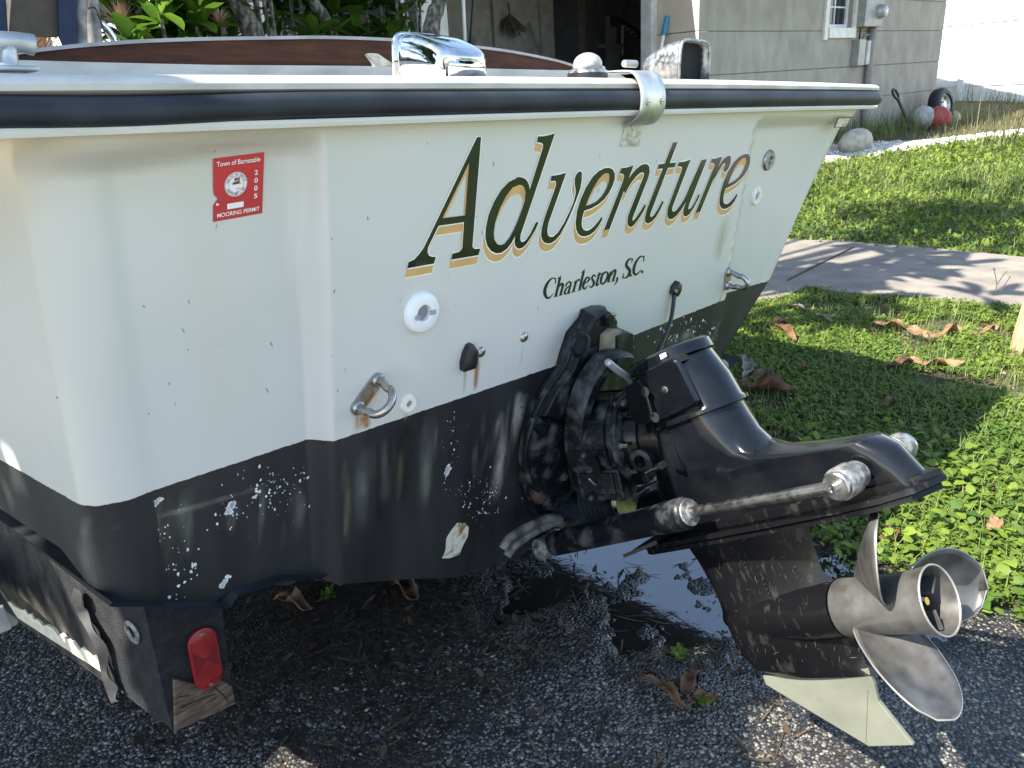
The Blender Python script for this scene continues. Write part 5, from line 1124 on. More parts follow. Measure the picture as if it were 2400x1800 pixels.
n_ = 26000; x = rng.uniform(1.9, 5.5, n_); y = rng.uniform(-.6, 4, n_); ok = (x > edge_x(y)+.05) & (path_d(x, y) < 0); x, y = x[ok], y[ok]
blades('lawn_grass', x, y, hgt(x, y), .05+.07*rng.random(len(x)), m_grass, .003, .7)
n_ = 5200; x = rng.uniform(1.9, 5.2, n_); y = rng.uniform(-.6, 4, n_); ok = (x > edge_x(y)-.02) & (path_d(x, y) < .1) & (fbm(x, y, 4, 3, 61) < .5); x, y = x[ok], y[ok]
flakes('lawn_litter', x, y, hgt(x, y)+.006, .015+.035*rng.random(len(x))**2, tintmat('lawn_litter_col', [(.05,.03,.015),(.12,.07,.03),(.2,.13,.07),(.3,.22,.14)], .8), .45, .5)
# concrete path slab with a joint
m_conc = M('old_concrete', (.150,.134,.115), .9, col2=(.255,.226,.19), nscale=5, lo=.3, hi=.7, bump=.5, bscale=70, bdist=.006, detail=10)
def ptop(p, dz=.03): return Vector((p.x, p.y, p.z+dz+.010))
NN = [ptop(p) for p in PN]; FF = [ptop(p) for p in PF]
for i_ in range(1, 5):
    NN.append(NN[-1]+Vector((.45, -.9, 0))*1.0); FF.append(FF[-1]+Vector((.45, -.9, 0)))
NN.insert(0, NN[0]+Vector((-.5,1.0,0))); FF.insert(0, FF[0]+Vector((-.2,1.1,0))); NN.insert(0, NN[0]+Vector((-2,4,0))); FF.insert(0, FF[0]+Vector((-2,4,.1)))
NN = [NN[0]]+spline(NN[1:], 5); FF = [FF[0]]+spline(FF[1:], 5)
outl = NN+FF[::-1]
mb = MB(); mb.prism([p-Vector((0,0,.08)) for p in outl], (0,0,.08)); pth = mb.build('footpath', m_conc, None); tag(pth, kind='structure')
j0, j1 = ptop(G(1880,640), .032), ptop(G(2000,590), .032)
j0, j1 = ptop(G(1845,672), .033), ptop(G(2000,592), .033)
mb = MB(); mb.tube([j0, j1], .010, 6, flat=.3); mb.build('slab_joint', m_soil, pth)
# rough grass beyond the path, then a strip of white shell gravel
n_ = 60000; x = rng.uniform(4.6, 14.5, n_); y = rng.uniform(.5, 8, n_); d = .603*x+.7125*y
GL0 = lambda y: np.interp(y, [2.5,3.85,4.6,5.1,5.6,6.2], [14.5,13.0,11.2,9.7,9.2,8.8])    # near edge of the gravel
GL1 = lambda y: np.interp(y, [2.5,3.85,4.83,5.3,6.0], [15.4,13.9,12.0,11.6,11.2])
ok = (path_d(x, y) > .97) & (x < GL0(y)+.5*(fbm(x, y, 1.5, 3, 90)-.4)); x, y, d = x[ok], y[ok], d[ok]
leaves('rough_weeds', x, y, hgt(x, y)+.03*rng.random(len(x))+.06*np.maximum(0, fbm(x, y, .9, 3, 4)-.5), .03+.05*rng.random(len(x)), m_cover, .38, 1.1, np.clip(.2+1.1*(fbm(x, y, 1.2, 3, 17)-.35)+.3*rng.random(len(x)), 0, 1))
n_ = 42000; x = rng.uniform(4.6, 14, n_); y = rng.uniform(.5, 8, n_); ok = (path_d(x, y) > .98) & (x < GL0(y)+.7*(fbm(x, y, 1.5, 3, 90)-.4)); x, y = x[ok], y[ok]
tl_ = np.maximum(.25, (fbm(x, y, .8, 3, 4)-.3)*3)
blades('rough_grass', x, y, hgt(x, y), (.06+.12*rng.random(len(x)))*tl_, m_grass, .005, .7)
m_shell = tintmat('shell_gravel', [(.30,.29,.28),(.5,.48,.45),(.66,.64,.6),(.74,.72,.68)], .8)
n_ = 30000; x = rng.uniform(8, 16, n_); y = rng.uniform(2.3, 7, n_); ok = (x > GL0(y)-.15) & (x < GL1(y)+.6*(fbm(x, y, 1.2, 3, 44)-.3)); x, y = x[ok], y[ok]
stones('shell_gravel', x, y, hgt(x, y)+.002, .016+.02*rng.random(len(x)), m_shell)
xs_ = []; 
gq = [(float(GL0(yy))-.1, yy) for yy in np.linspace(2.4, 7.5, 18)]+[(float(GL1(yy))+.1, yy) for yy in np.linspace(7.5, 2.4, 18)]
mb = MB(); V = []
for yy in np.linspace(2.4, 7.5, 18):
    for k in range(6):
        xx = float(GL0(yy))-.1+(float(GL1(yy))-float(GL0(yy))+.2)*k/5; V.append((xx, yy, float(hgt(xx, yy))-.001))
mb.add(V, [(i*6+k, i*6+k+1, (i+1)*6+k+1, (i+1)*6+k) for i in range(17) for k in range(5)])
tag(mb.build('gravel_drive', M('gravel_bed', (.40,.38,.35), .9, col2=(.6,.57,.53), nscale=30), None), kind='structure')
n_ = 9000; x = rng.uniform(10.5, 20, n_); y = rng.uniform(2.5, 6.9, n_); ok = (x > GL1(y)-.15) & (y < 5.98) | ((x > 15.6) & (x < 17.5)); x, y = x[ok], y[ok]
blades('dry_yard_grass', x, y, hgt(x, y), .05+.10*rng.random(len(x)), leafmat('dry_grass', (.10,.11,.03), (.26,.21,.08), .6, tr=.2), .008, .8)
n_ = 1500; x = rng.uniform(10.9, 15.3, n_); y = 5.95-.7*rng.random(n_)**1.6; ok = rng.random(n_) < .8; x, y = x[ok], y[ok]
blades('wall_grass', x, y, hgt(x, y), .12+.38*rng.random(len(x))**1.7, m_grass, .008, .7)
n_ = 260; y = rng.uniform(4.5, 7.3, n_); x = 18.0-.25*rng.random(n_); blades('fence_grass', x, y, hgt(x, y), .15+.35*rng.random(n_), m_grass, .008, .6)
n_ = 170; x = rng.uniform(11.2, 13.2, n_); y = rng.uniform(2.9, 4.3, n_); blades('tall_weeds', x, y, hgt(x, y), .25+.55*rng.random(n_), leafmat('weed_stalk', (.05,.06,.02), (.12,.14,.05), .6, tr=.1), .010, .6)
# ------------------------------------------------------------------ the house: a wing of painted block courses facing the yard and a garage beside it
YH = 6.0; XC = Wp(1637,100,'y',YH).x; XR = Wp(2207,100,'y',YH).x; ZR = 3.1; ZG = .15
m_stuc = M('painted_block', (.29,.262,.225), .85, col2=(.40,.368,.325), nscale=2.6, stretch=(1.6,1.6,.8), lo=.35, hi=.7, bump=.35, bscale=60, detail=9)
m_stuc2 = M('painted_block_sunlit_tone', (.58,.48,.38), .85, col2=(.64,.54,.43), nscale=3, bump=.3, bscale=60)  # lit copy of the block paint: sunlight is put into the lighter colour
m_joint = M('block_joint', (.20,.185,.165), .9)
m_wtrim = M('white_trim', (.72,.71,.68), .5, col2=(.62,.60,.56), nscale=12)
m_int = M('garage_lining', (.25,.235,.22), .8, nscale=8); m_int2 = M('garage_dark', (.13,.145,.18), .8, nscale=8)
m_glass = M('window_glass', (.02,.025,.03), .05); m_frame = M('window_frame', (.70,.71,.72), .4)
m_roof = M('roof_shingle', (.10,.09,.085), .9, nscale=20, bump=.5)
house = empty('house', (XC, YH, 0)); tag(house, 'single-storey house of painted block courses with an open garage and a small window', 'house')
def hb(name, lo, hi, mat, parent=house, bev=0):
    mb = MB(); c = Vector([(a+b_)/2 for a, b_ in zip(lo, hi)])-Vector((XC, YH, 0)); mb.box(c, [b_-a for a, b_ in zip(lo, hi)]); return mb.build(name, mat, parent, bevel=bev)
def hq(name, pts, d, mat, parent=house):
    mb = MB(); mb.prism([Vector(p)-Vector((XC, YH, 0)) for p in pts], d); return mb.build(name, mat, parent)
# measured course heights on the shaded wall
cz = [Wp(1650,175,'y',YH).z, Wp(1900,70,'y',YH).z, Wp(2195,211,'y',YH).z]
c1 = Wp(2150,72,'y',YH).z; c0 = Wp(2150,1,'y',YH).z; c2 = Wp(2150,147,'y',YH).z; c3 = Wp(2120,219,'y',YH).z; st_ = (c0-c3)/3
ws0, ws1 = Wp(1937,60,'y',YH).x, Wp(1996,60,'y',YH).x; wz0 = Wp(1965,65,'y',YH).z; wz1 = wz0+1.15
lv = [c3-st_*k for k in (2,1)]+[c3, c2, c1, c0]+[c0+st_*k for k in range(1, 4)]
lv = [ZG]+[z for z in lv if z > ZG+.15]+[ZR]
gw = .010
for i in range(len(lv)-1):
    z0, z1 = lv[i]+gw/2, lv[i+1]-gw/2
    segs = [(XC, XR)]
    if z1 > wz0 and z0 < wz1: segs = [(XC, ws0), (ws1, XR)]
    for a_, b_ in segs:
        za, zb = z0, z1
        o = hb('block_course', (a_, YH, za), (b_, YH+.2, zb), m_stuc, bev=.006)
    if z0 < wz0 < z1: hb('block_course', (ws0+.002, YH, z0), (ws1-.002, YH+.2, wz0-.004), m_stuc)
hb('wall_core', (XC+.02, YH+.012, ZG), (ws0-.01, YH+.19, ZR), m_joint); hb('wall_core', (ws1+.01, YH+.012, ZG), (XR-.02, YH+.19, ZR), m_joint); hb('wall_core', (ws0-.008, YH+.012, ZG), (ws1+.008, YH+.19, wz0-.02), m_joint)
hb('end_wall', (XR-.2, YH+.21, ZG), (XR, YH+6, ZR), m_stuc)
# sunny return wall running back from the corner
YD = Wp(1540,100,'x',XC).y; YJ = Wp(1509,100,'x',XC).y
zs = [Wp(1620,27,'x',XC).z, Wp(1620,74,'x',XC).z]; sst = .40
lv2 = sorted([zs[1]+sst*k for k in range(-5, 5)]); lv2 = [ZG]+[z for z in lv2 if ZG+.15 < z < ZR-.1]+[ZR]
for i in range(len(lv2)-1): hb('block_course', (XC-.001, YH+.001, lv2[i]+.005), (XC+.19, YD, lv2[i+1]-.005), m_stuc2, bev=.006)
hb('return_core', (XC+.012, YH+.21, ZG), (XC+.17, YD, ZR), m_joint)
# garage: jamb, opening, lining, back wall
hb('door_jamb', (XC-.12, YD+.002, ZG), (XC+.22, YD+.16, 2.94), m_wtrim)
YG = YD+.16; xg0 = Wp(1050,60,'y',YG).x; xg1 = XC-.05
hb('garage_lintel', (xg0-.4, YG, 2.95), (XC+.2, YG+.2, ZR), m_stuc2)
hb('garage_jamb', (xg0-.35, YG, ZG), (xg0, YG+.2, 2.95), m_wtrim)
YB = YG+3.2; xm = Wp(1298,60,'y',YB-1.2).x
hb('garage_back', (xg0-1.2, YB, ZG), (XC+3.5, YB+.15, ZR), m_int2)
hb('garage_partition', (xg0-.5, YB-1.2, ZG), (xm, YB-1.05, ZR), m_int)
for px in (1160,1270): 
    xp = Wp(px,60,'y',YB-1.22).x; hb('stud_post', (xp-.05, YB-1.26, ZG), (xp+.05, YB-1.2, ZR), m_wtrim if False else m_int)
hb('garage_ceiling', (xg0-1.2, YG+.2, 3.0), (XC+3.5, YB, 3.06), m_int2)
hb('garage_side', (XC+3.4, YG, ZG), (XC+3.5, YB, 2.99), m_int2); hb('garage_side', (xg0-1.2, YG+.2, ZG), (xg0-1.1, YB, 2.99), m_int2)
xp = Wp(1365,60,'y',YB-.05).x; hb('stud_post', (xp-.07, YB-.06, ZG), (xp+.07, YB-.01, 2.99), m_int)
hb('garage_floor', (xg0-1.2, YG, .05), (XC+3.5, YB, .10), m_conc)
# left front of the garage wing, sunlit through the trees
# roof with an overhang
hq('roof', [(XC-.35, YH-.60, ZR+.02), (XR+.55, YH-.60, ZR+.02), (XR+.55, YH+6, ZR+1.6), (XC-.35, YH+6, ZR+1.6)], (0,0,.12), m_roof)
hb('fascia', (XC-.36, YH-.63, ZR-.12), (XR+.56, YH-.602, ZR+.13), m_wtrim)
hb('soffit', (XC-.3, YH-.60, ZR+.003), (XR+.5, YH+.0, ZR+.017), m_wtrim)
hq('roof', [(xg0-7.8, YG-.5, ZR+.02), (XC-.4, YG-.5, ZR+.02), (XC-.4, YB+.5, ZR+1.2), (xg0-7.8, YB+.5, ZR+1.2)], (0,0,.12), m_roof)
# window
win = hb('window', (ws0, YH+.10, wz0), (ws1, YH+.14, wz1), m_glass); f_ = .05
for a_, b_ in (((ws0, wz0), (ws0+f_, wz1)), ((ws1-f_, wz0), (ws1, wz1)), ((ws0+f_, wz0), (ws1-f_, wz0+f_)), ((ws0+f_, wz1-f_), (ws1-f_, wz1))):
    hb('sash', (a_[0], YH+.07, a_[1]), (b_[0], YH+.13, b_[1]), m_frame, house if False else win)
for o in win.children: o.location = -Vector((0,0,0))
xm_ = (ws0+ws1)/2
hb('glazing_bar', (xm_-.012, YH+.085, wz0+f_), (xm_+.012, YH+.125, wz1-f_), m_frame, win)
for k in range(1, 4): hb('glazing_bar', (ws0+f_, YH+.087, wz0+k*wz1*.0+k*.28-.01), (ws1-f_, YH+.124, wz0+k*.28+.01), m_frame, win)
hb('window_sill', (ws0+.02, YH-.05, wz0-.14), (ws1-.01, YH+.10, wz0-.003), m_wtrim, bev=.006)
hb('window_casing', (ws0-.10, YH-.035, wz0-.16), (ws0-.001, YH+.05, wz1+.1), m_wtrim); hb('window_casing', (ws1+.001, YH-.035, wz0-.14), (ws1+.09, YH+.05, wz1+.1), m_wtrim)
# meter box, conduit, small boxes
m_box = M('grey_box', (.30,.30,.29), .5, .2, nscale=14); m_pipe = M('grey_conduit', (.26,.24,.22), .6, nscale=14)
bx0, bx1 = Wp(2022,10,'y',YH-.1).x, Wp(2063,10,'y',YH-.1).x; bz0 = Wp(2040,63,'y',YH-.1).z
mbx = hb('meter_box', (bx0, YH-.16, bz0), (bx1, YH-.002, bz0+.75), m_box, bev=.008)
o = Wp(2062,27,'y',YH-.16)-Vector((XC,YH,0)); mb = MB(); mb.lathe(o, (0,-1,0), [(0,.10),(.03,.10),(.05,.085),(.09,.08),(.105,.06)], 24); mb.build('meter_dial', m_galv, mbx, 40)
mb = MB(); mb.box(o+Vector((0,-.107,0)), (.05,.006,.03)); mb.build('dial_plate', m_whitepl, mbx)
mb = MB(); mb.tube([Wp(x_,y_,'y',YH-.06)-Vector((XC,YH,0)) for x_, y_ in ((2046,64),(2036,170),(2028,260),(2024,330))], .055, 12); mb.build('conduit', m_pipe, house, 180)
a_ = Wp(2028,53,'y',YH-.1)-Vector((XC,YH,0)); mb = MB(); mb.box(a_, (.11,.05,.13)); lamp = mb.build('flood_light', m_blackpl, house); mb = MB(); mb.box(a_+Vector((0,-.027,.01)), (.06,.006,.09)); mb.build('lamp_glass', m_whitepl, lamp)
lo_, hi_ = Wp(2001,155,'y',YH-.06), Wp(2022,92,'y',YH-.06); hb('grey_cabinet', (lo_.x, YH-.12, lo_.z), (hi_.x, YH-.002, hi_.z), m_box, bev=.01)
lo_, hi_ = Wp(2023,152,'y',YH-.04), Wp(2036,95,'y',YH-.04); hb('pale_cabinet', (lo_.x, YH-.09, lo_.z), (hi_.x, YH-.002, hi_.z), M('pale_box', (.55,.53,.50), .6), bev=.015)
mb = MB(); mb.tube(spline([Wp(x_,y_,'y',YH-.04)-Vector((XC,YH,0)) for x_, y_ in ((2022,95),(2028,84),(2038,80),(2046,78))], 4), .012, 8); mb.build('cable', m_pipe, house, 180)
mb = MB(); mb.tube([Wp(x_,y_,'y',YH-.03)-Vector((XC,YH,0)) for x_, y_ in ((2026,-40),(2020,40),(2014,92))], .012, 8); mb.build('cable', m_blackpl, house, 180)
# things inside and by the garage
yI = YB-1.34
def gI(px, py, y): return Wp(px, py, 'y', y)
t_ = empty('dried_bouquet', gI(1196,55,yI)); tag(t_, 'dark dried bunch hung upside down on the grey garage wall', 'dried plant')
mb = MB()
for k in range(60):
    an = random.uniform(-.9,.9); ln_ = random.uniform(.1,.32); p0_ = Vector((0,0,.12)); p1_ = p0_+Vector((math.sin(an)*ln_, random.uniform(-.08,.05), -math.cos(an)*ln_)); mb.tube([p0_, p1_], [.004,.012], 4)
mb.tube([Vector((0,0,.12)), Vector((0,.02,.26))], .012, 5); mb.build('dried_stems', M('dried_stem', (.06,.05,.045), .9), t_)
a_, b_ = gI(1240,52,yI+.06), gI(1268,130,yI-.1); mb = MB(); d_ = b_-a_; mb.tube([a_, b_+d_*1.3], .018, 8); o = mb.build('leaning_stick', m_int2, None, 60); tag(o, 'thin dark stick leaning on the grey garage wall', 'stick')
a_, b_ = gI(1112,-30,YG-.3), gI(1104,80,YG-.3); mb = MB(); mb.tube([a_, b_, b_+Vector((0,0,-.12))], [.016,.016,.05], 8); o = mb.build('hanging_tool', m_blackpl, None, 60); tag(o, 'dark long-handled tool hanging left of the garage opening', 'tool')
a_, b_ = gI(1084,-30,YG-.25), gI(1090,95,YG-.25); mb = MB(); mb.tube([a_, b_+(b_-a_)*1.5], .018, 8); o = mb.build('white_pole', m_whitepl, None, 60); tag(o, 'thin white pole standing at the left side of the garage opening', 'pole')
yE = YB-1.0
gym = empty('exercise_machine', gI(1432,140,yE)); tag(gym, 'dark exercise machine standing deep in the shaded garage', 'exercise machine')
def gy(px, py): return gI(px, py, yE)-gI(1432,140,yE)
m_gym = M('dull_steel', (.02,.021,.024), .5); m_gymw = M('pale_pad', (.16,.16,.16), .6)
mb = MB(); mb.tube([gy(1428,48), gy(1452,48), gy(1485,70), gy(1504,86)], .045, 8); mb.build('arm', m_gym, gym)
mb = MB(); mb.box(gy(1431,72), (.14,.1,.42)); mb.build('column', m_gymw, gym); mb = MB(); mb.box(gy(1432,50), (.15,.11,.16)); mb.build('column_head', m_gym, gym)
mb = MB(); mb.tube([gy(1459,60), gy(1459,130)], .02, 8); mb.build('pull_rod', m_galv, gym); mb = MB(); mb.box(gy(1430,108)-Vector((0,0,.0)), (.4,.2,.05)); mb.build('shelf', m_gymw, gym)
mb = MB(); mb.box(gy(1436,150)-Vector((0,0,.3)), (.2,.14,1.1)); mb.build('base', m_gymw, gym)
for k in range(4): mb = MB(); mb.box(gy(1462+10*k,58+7*k), (.05,.05,.07)); mb.build('plate_stack', m_galv, gym)
xb_ = XC-.05
a_, b_ = Wp(1564,38,'x',xb_), Wp(1552,100,'x',xb_-.08); broom = empty('broom', b_-Vector((0,0,.6))); tag(broom, 'broom with a blue grip leaning on the sunny wall by the garage', 'broom')
d_ = (b_-a_); l_ = lambda p: p-broom.location
mb = MB(); mb.tube([l_(a_), l_(a_+d_*.72)], [.030,.036], 12); mb.build('blue_grip', M('blue_grip', (.03,.25,.38), .4), broom, 60)
mb = MB(); mb.tube([l_(a_+d_*.72), l_(a_+d_*1.9)], .022, 10); mb.build('handle', m_whitepl, broom, 60)
# ------------------------------------------------------------------ white board fence at the far right
XF = 18.15; m_vinyl = M('white_vinyl', (.80,.81,.82), .45, var=.03, nscale=4)
zf = lambda y: float(hgt(XF, y))
yp = Wp(2252,200,'x',XF).y
fence = empty('board_fence', (XF, yp, zf(yp))); tag(fence, 'tall white vinyl board fence, sunlit above and shaded below', 'fence')
def fb(name, lo, hi, mat=m_vinyl, bev=.004):
    mb = MB(); c = Vector([(a+b_)/2 for a, b_ in zip(lo, hi)])-fence.location; mb.box(c, [b_-a for a, b_ in zip(lo, hi)]); return mb.build(name, mat, fence, bevel=bev)
zr = Wp(2330,125/2.765,'x',XF).z; zlow = Wp(2300,192,'x',XF).z
y = yp-4.2
for pst in (yp-2.4-.0, yp, yp+2.4, yp-4.8):
    fb('fence_post', (XF-.07, pst-.065, zf(pst)-.1), (XF+.06, pst+.065, 3.05))
for pst in (yp-4.8, yp-2.4, yp, yp+2.4):
    n_b = 13; w_ = (2.4-.135)/n_b
    for k in range(n_b):
        y0 = pst+.068+k*w_; fb('fence_board', (XF-.012, y0+.004, zf(y0)-.02), (XF+.012, y0+w_-.004, 3.0), bev=.003)
    fb('fence_rail', (XF-.03, pst+.067, zr-.05), (XF+.02, pst+2.4-.067, zr+.05)); fb('fence_rail', (XF-.03, pst+.067, zf(pst)+.01), (XF+.02, pst+2.4-.067, zf(pst)+.12)); fb('fence_rail', (XF-.031, pst+.066, zlow-.07), (XF+.021, pst+2.4-.066, zlow+.05))
# ------------------------------------------------------------------ things along the wall
tx = Wp(2212,255,'y',5.55); tyre = empty('spare_wheel', (tx.x, 5.6, float(hgt(tx.x, 5.6)))); tag(tyre, 'black tyre on its rim leaning at the end of the house wall', 'wheel')
R_ = (Wp(2205,205,'y',5.6).z-tyre.location.z)/2; axw = Vector((-.12,-.95,.22)).normalized(); cw = Vector((0,0,R_*.98))
mb = MB(); mb.lathe(cw-axw*.10, axw, [(0,R_*.62),(.0,R_*.80),(.015,R_*.93),(.04,R_*.99),(.16,R_*.99),(.185,R_*.93),(.20,R_*.80),(.20,R_*.62),(.15,R_*.60),(.05,R_*.60),(0,R_*.62)], 36, closed=True); mb.build('tyre', m_rubber, tyre, 40)
mb = MB(); mb.lathe(cw+axw*.02, axw, [(0,R_*.60),(.05,R_*.61),(.05,R_*.55),(.02,R_*.45),(.03,R_*.25),(.05,R_*.2),(.05,.01)], 28); mb.build('rim', m_alu, tyre, 40)
for k in range(5):
    u = axw.orthogonal().normalized(); w = axw.cross(u); a = k*1.2566; mb = MB(); mb.lathe(cw+axw*.062+(u*math.cos(a)+w*math.sin(a))*R_*.36, axw, [(0,R_*.07),(.004,R_*.065)], 12); mb.build('rim_hole', m_hole, tyre)
def float_ball(px, py, rpx, y, col, name, label, sq=(1,1,1)):
    p = Wp(px, py, 'y', y); r_ = rpx*np.linalg.norm(np.array(p)-CAMC)/FPX*.93; o = empty(name, (p.x, y, p.z-r_)); tag(o, label, 'buoy')
    mb = MB(); mb.ball((0,0,r_), r_, 28, sq); mb.build('shell', col, o, 180); mb = MB(); mb.lathe((r_*.2,r_*.3,r_*1.90), (.1,.2,1), [(0,r_*.13),(r_*.09,r_*.11),(r_*.10,r_*.05)], 14); mb.build('valve_boss', col, o, 40)
m_fred = M('faded_red', (.30,.035,.035), .6, col2=(.36,.07,.06), nscale=10); m_fgrey = M('dirty_white_buoy', (.40,.40,.37), .6, col2=(.2,.19,.17), nscale=14, lo=.45, hi=.75); m_fcream = M('cream_buoy', (.42,.38,.28), .6, nscale=12)
float_ball(2199,278,25, 5.30, m_fred, 'round_buoy', 'faded red round buoy in the grass against the wall')
float_ball(2164,276,25, 5.48, m_fgrey, 'round_buoy', 'dirty white round buoy left of the red one', (1,1,.95))
float_ball(2232,278,16, 5.5, m_fcream, 'round_buoy', 'small cream buoy right of the red one')
a_, b_ = Wp(2096,214,'y',5.8), Wp(2126,282,'y',5.55); sp = empty('spade', b_-Vector((0,0,.15))); tag(sp, 'spade with a dark D-grip leaning on the wall, blade in the grass', 'spade')
l_ = lambda p: p-sp.location; d_ = (b_-a_).normalized(); s_ = d_.cross(Vector((0,1,0))).normalized()
mb = MB(); ringp = [l_(a_)+d_*(.05-.085*math.cos(t_))+s_*.075*math.sin(t_)*(1 if True else 1) for t_ in np.linspace(0, 2*math.pi, 17)]; mb.tube(ringp, .020, 8, caps=False); mb.build('grip', m_blackpl, sp, 180)
mb = MB(); mb.tube([l_(a_)+d_*.13, l_(b_)+d_*.25], .024, 10); mb.build('shaft', M('dark_shaft', (.06,.03,.02), .6), sp, 60); mb = MB(); mb.box(l_(b_)+d_*.38, (.2,.02,.3)); mb.build('blade', m_galv, sp, bevel=.006)
# pale rock
p = Wp(2005,315,'y',5.2); rk_ = MB(); rk_.ball((0,0,0), 1, 18, (.25,.2,.19)); o = rk_.build('boulder', M('pale_rock', (.36,.32,.26), .9, col2=(.5,.46,.38), nscale=9, bump=.8, bscale=14), None, 180)
for v in o.data.vertices:
    c = v.co; k = 1+.35*(float(vnoise(np.array(c.x*3+5), np.array(c.y*3+c.z*2+5), 1.0, 3))-.5)*2; v.co = (c.x*k, c.y*k, c.z*k)
o.location = (p.x, 5.2, float(hgt(p.x, 5.2))+.10); tag(o, 'pale rough boulder at the foot of the wall beside the boat', 'rock')
# wooden stake at the right margin
g0 = G(2383,832); stake = MB(); tp_ = g0+Vector((.09,-.02,.52)); stake.loft([[g0+Vector((x_*.035,y_*.03,-.1)) for x_, y_ in ((-1,-1),(1,-1),(1,1),(-1,1))], [g0+Vector((x_*.035,y_*.03,.1))+Vector((.015,0,0)) for x_, y_ in ((-1,-1),(1,-1),(1,1),(-1,1))], [tp_+Vector((x_*.03,y_*.028,0)) for x_, y_ in ((-1,-1),(1,-1),(1,1),(-1,1))]])
o = stake.build('wooden_stake', M('sun_bleached_wood', (.30,.20,.12), .8, col2=(.42,.30,.19), nscale=9, stretch=(8,8,1), bump=.4), None, bevel=.004); tag(o, 'weathered wooden stake in the lawn at the right', 'stake')
# dry weed stalks on the path
g0 = G(2330,705); dw = empty('dry_weed', g0); tag(dw, 'thin dry forked weed standing at the path edge', 'weed'); m_dry = M('dry_stalk', (.42,.37,.28), .8)
mb = MB()
for pts in ([(0,0,0),(.0,0,.10),(-.03,.02,.20)], [(0,0,.10),(.05,-.01,.15),(.07,-.02,.17)], [(.03,0,0),(.06,-.02,.08),(.12,-.03,.13)]): mb.tube([Vector(q) for q in pts], .003, 5); mb.ball(Vector(pts[-1]), .008, 6)
mb.build('stalk', m_dry, dw)
# ------------------------------------------------------------------ big dry leaves, one thing each
m_dl = [M('dry_leaf_tan', (.16,.085,.042), .8, col2=(.27,.165,.09), nscale=14, bump=.4, bscale=60), M('dry_leaf_brown', (.08,.038,.018), .75, col2=(.16,.085,.04), nscale=14, bump=.4, bscale=60), M('dry_leaf_grey', (.20,.17,.14), .8, col2=(.30,.26,.21), nscale=14, bump=.4)]
def dry_leaf(pa, pb, wd, mi, label, lift=.03, curl=.6, arch=.02, on=None):
    a, b_ = G(*pa), G(*pb)
    if on is not None: a, b_ = Vector(hit(*pa, np.array([0,0,on]), np.array([0,0,1.]))), Vector(hit(*pb, np.array([0,0,on]), np.array([0,0,1.])))
    d_ = b_-a; n = 14; s_ = Vector((-d_.y, d_.x, 0)).normalized(); c0 = (a+b_)/2; V = []
    for i in range(n+1):
        t_ = i/n; w = wd*(math.sin(math.pi*min(1, t_*.93+.05))**.7)*(.85+.3*random.random()*.5); up_ = lift+arch*math.sin(math.pi*t_)+.006*math.sin(t_*14)
        for j in range(7):
            u = (j-3)/3; jg = 1+(random.random()-.5)*.35*(abs(u) > .9)
            V.append(tuple(a+d_*t_+s_*(w*.5*u*jg+.018*math.sin(t_*4+lift*90))+Vector((0,0,up_+curl*w*.5*(u*u if mi != 0 else abs(u)*math.sin(t_*7+2*u))*(1+.5*math.sin(t_*8+3*u))+random.gauss(0,.0015))) - c0))
    F = [(i*7+j, i*7+j+1, (i+1)*7+j+1, (i+1)*7+j) for i in range(n) for j in range(6)]
    o = raw('dry_leaf', V, F, m_dl[mi], None, True); o.location = c0; s2 = o.modifiers.new('s', 'SOLIDIFY'); s2.thickness = .0012
    return tag(o, label, 'leaf', 'big dry leaves fallen on the lawn and drive')
LV = [((1782,778),(1858,770),.085,1,'curled brown leaf on the lawn just right of the hull edge'),((1822,768),(1856,820),.06,1,'second brown leaf crossing the curled one by the hull edge'),
      ((2050,768),(2165,803),.075,0,'long tan leaf sheath, left piece, in the sunny lawn'),((2160,802),(2258,785),.10,0,'broad tan leaf sheath in the middle of the sunny lawn'),((2262,800),(2345,782),.06,0,'short tan leaf sheath nearest the wooden stake'),
      ((2062,876),(2150,858),.06,1,'dull brown twisted leaf at the edge of the shade'),((2128,858),(2258,872),.07,0,'tan twisted leaf bridging sun and shade'),
      ((1738,905),(1752,850),.06,2,'grey-brown upright leaf behind the drive leg'),((1730,915),(1815,880),.06,1,'thin brown leaf stalk behind the drive leg'),((1728,925),(1866,938),.09,1,'wide dark brown leaf right behind the black leg'),
      ((2047,975),(2110,952),.03,1,'small brown leaf in the middle of the shaded lawn'),((1868,886),(1892,884),.05,1,'tiny dark leaf in the shaded lawn'),((1850,726),(1888,744),.03,2,'pale grey leaf near the path'),((1916,752),(1942,772),.03,2,'pale grey leaf halfway to the path'),
      ((2300,1265),(2345,1250),.05,0,'orange-tan leaf in the sunlit lawn at the lower right'),((2052,1290),(2115,1262),.04,1,'brown leaf behind the upright propeller blade'),
      ((890,1345),(1010,1330),.075,1,'wide brown leaf under the transom edge'),((912,1365),(992,1410),.07,1,'slanting brown leaf under the transom'),((742,1380),(812,1366),.06,1,'brown leaf in the dark under the hull'),((640,1420),(740,1428),.05,1,'long brown leaf near the bunk in the dark under the hull'),
      ((1594,1590),(1632,1640),.05,1,'brown leaf on the wet ground left of the skeg'),((1500,1610),(1625,1665),.03,1,'dark slender leaf stem left of the skeg'),((1632,1668),(1665,1640),.03,1,'small brown leaf against the skeg side')]
for a_, b_, w_, mi, lb in LV: dry_leaf(a_, b_, w_, mi, lb, lift=.042+random.uniform(-.006,.006) if a_[0] > 1700 and a_[1] < 1300 else .010, curl=random.uniform(.5,1.1), arch=random.uniform(-.008,.012))
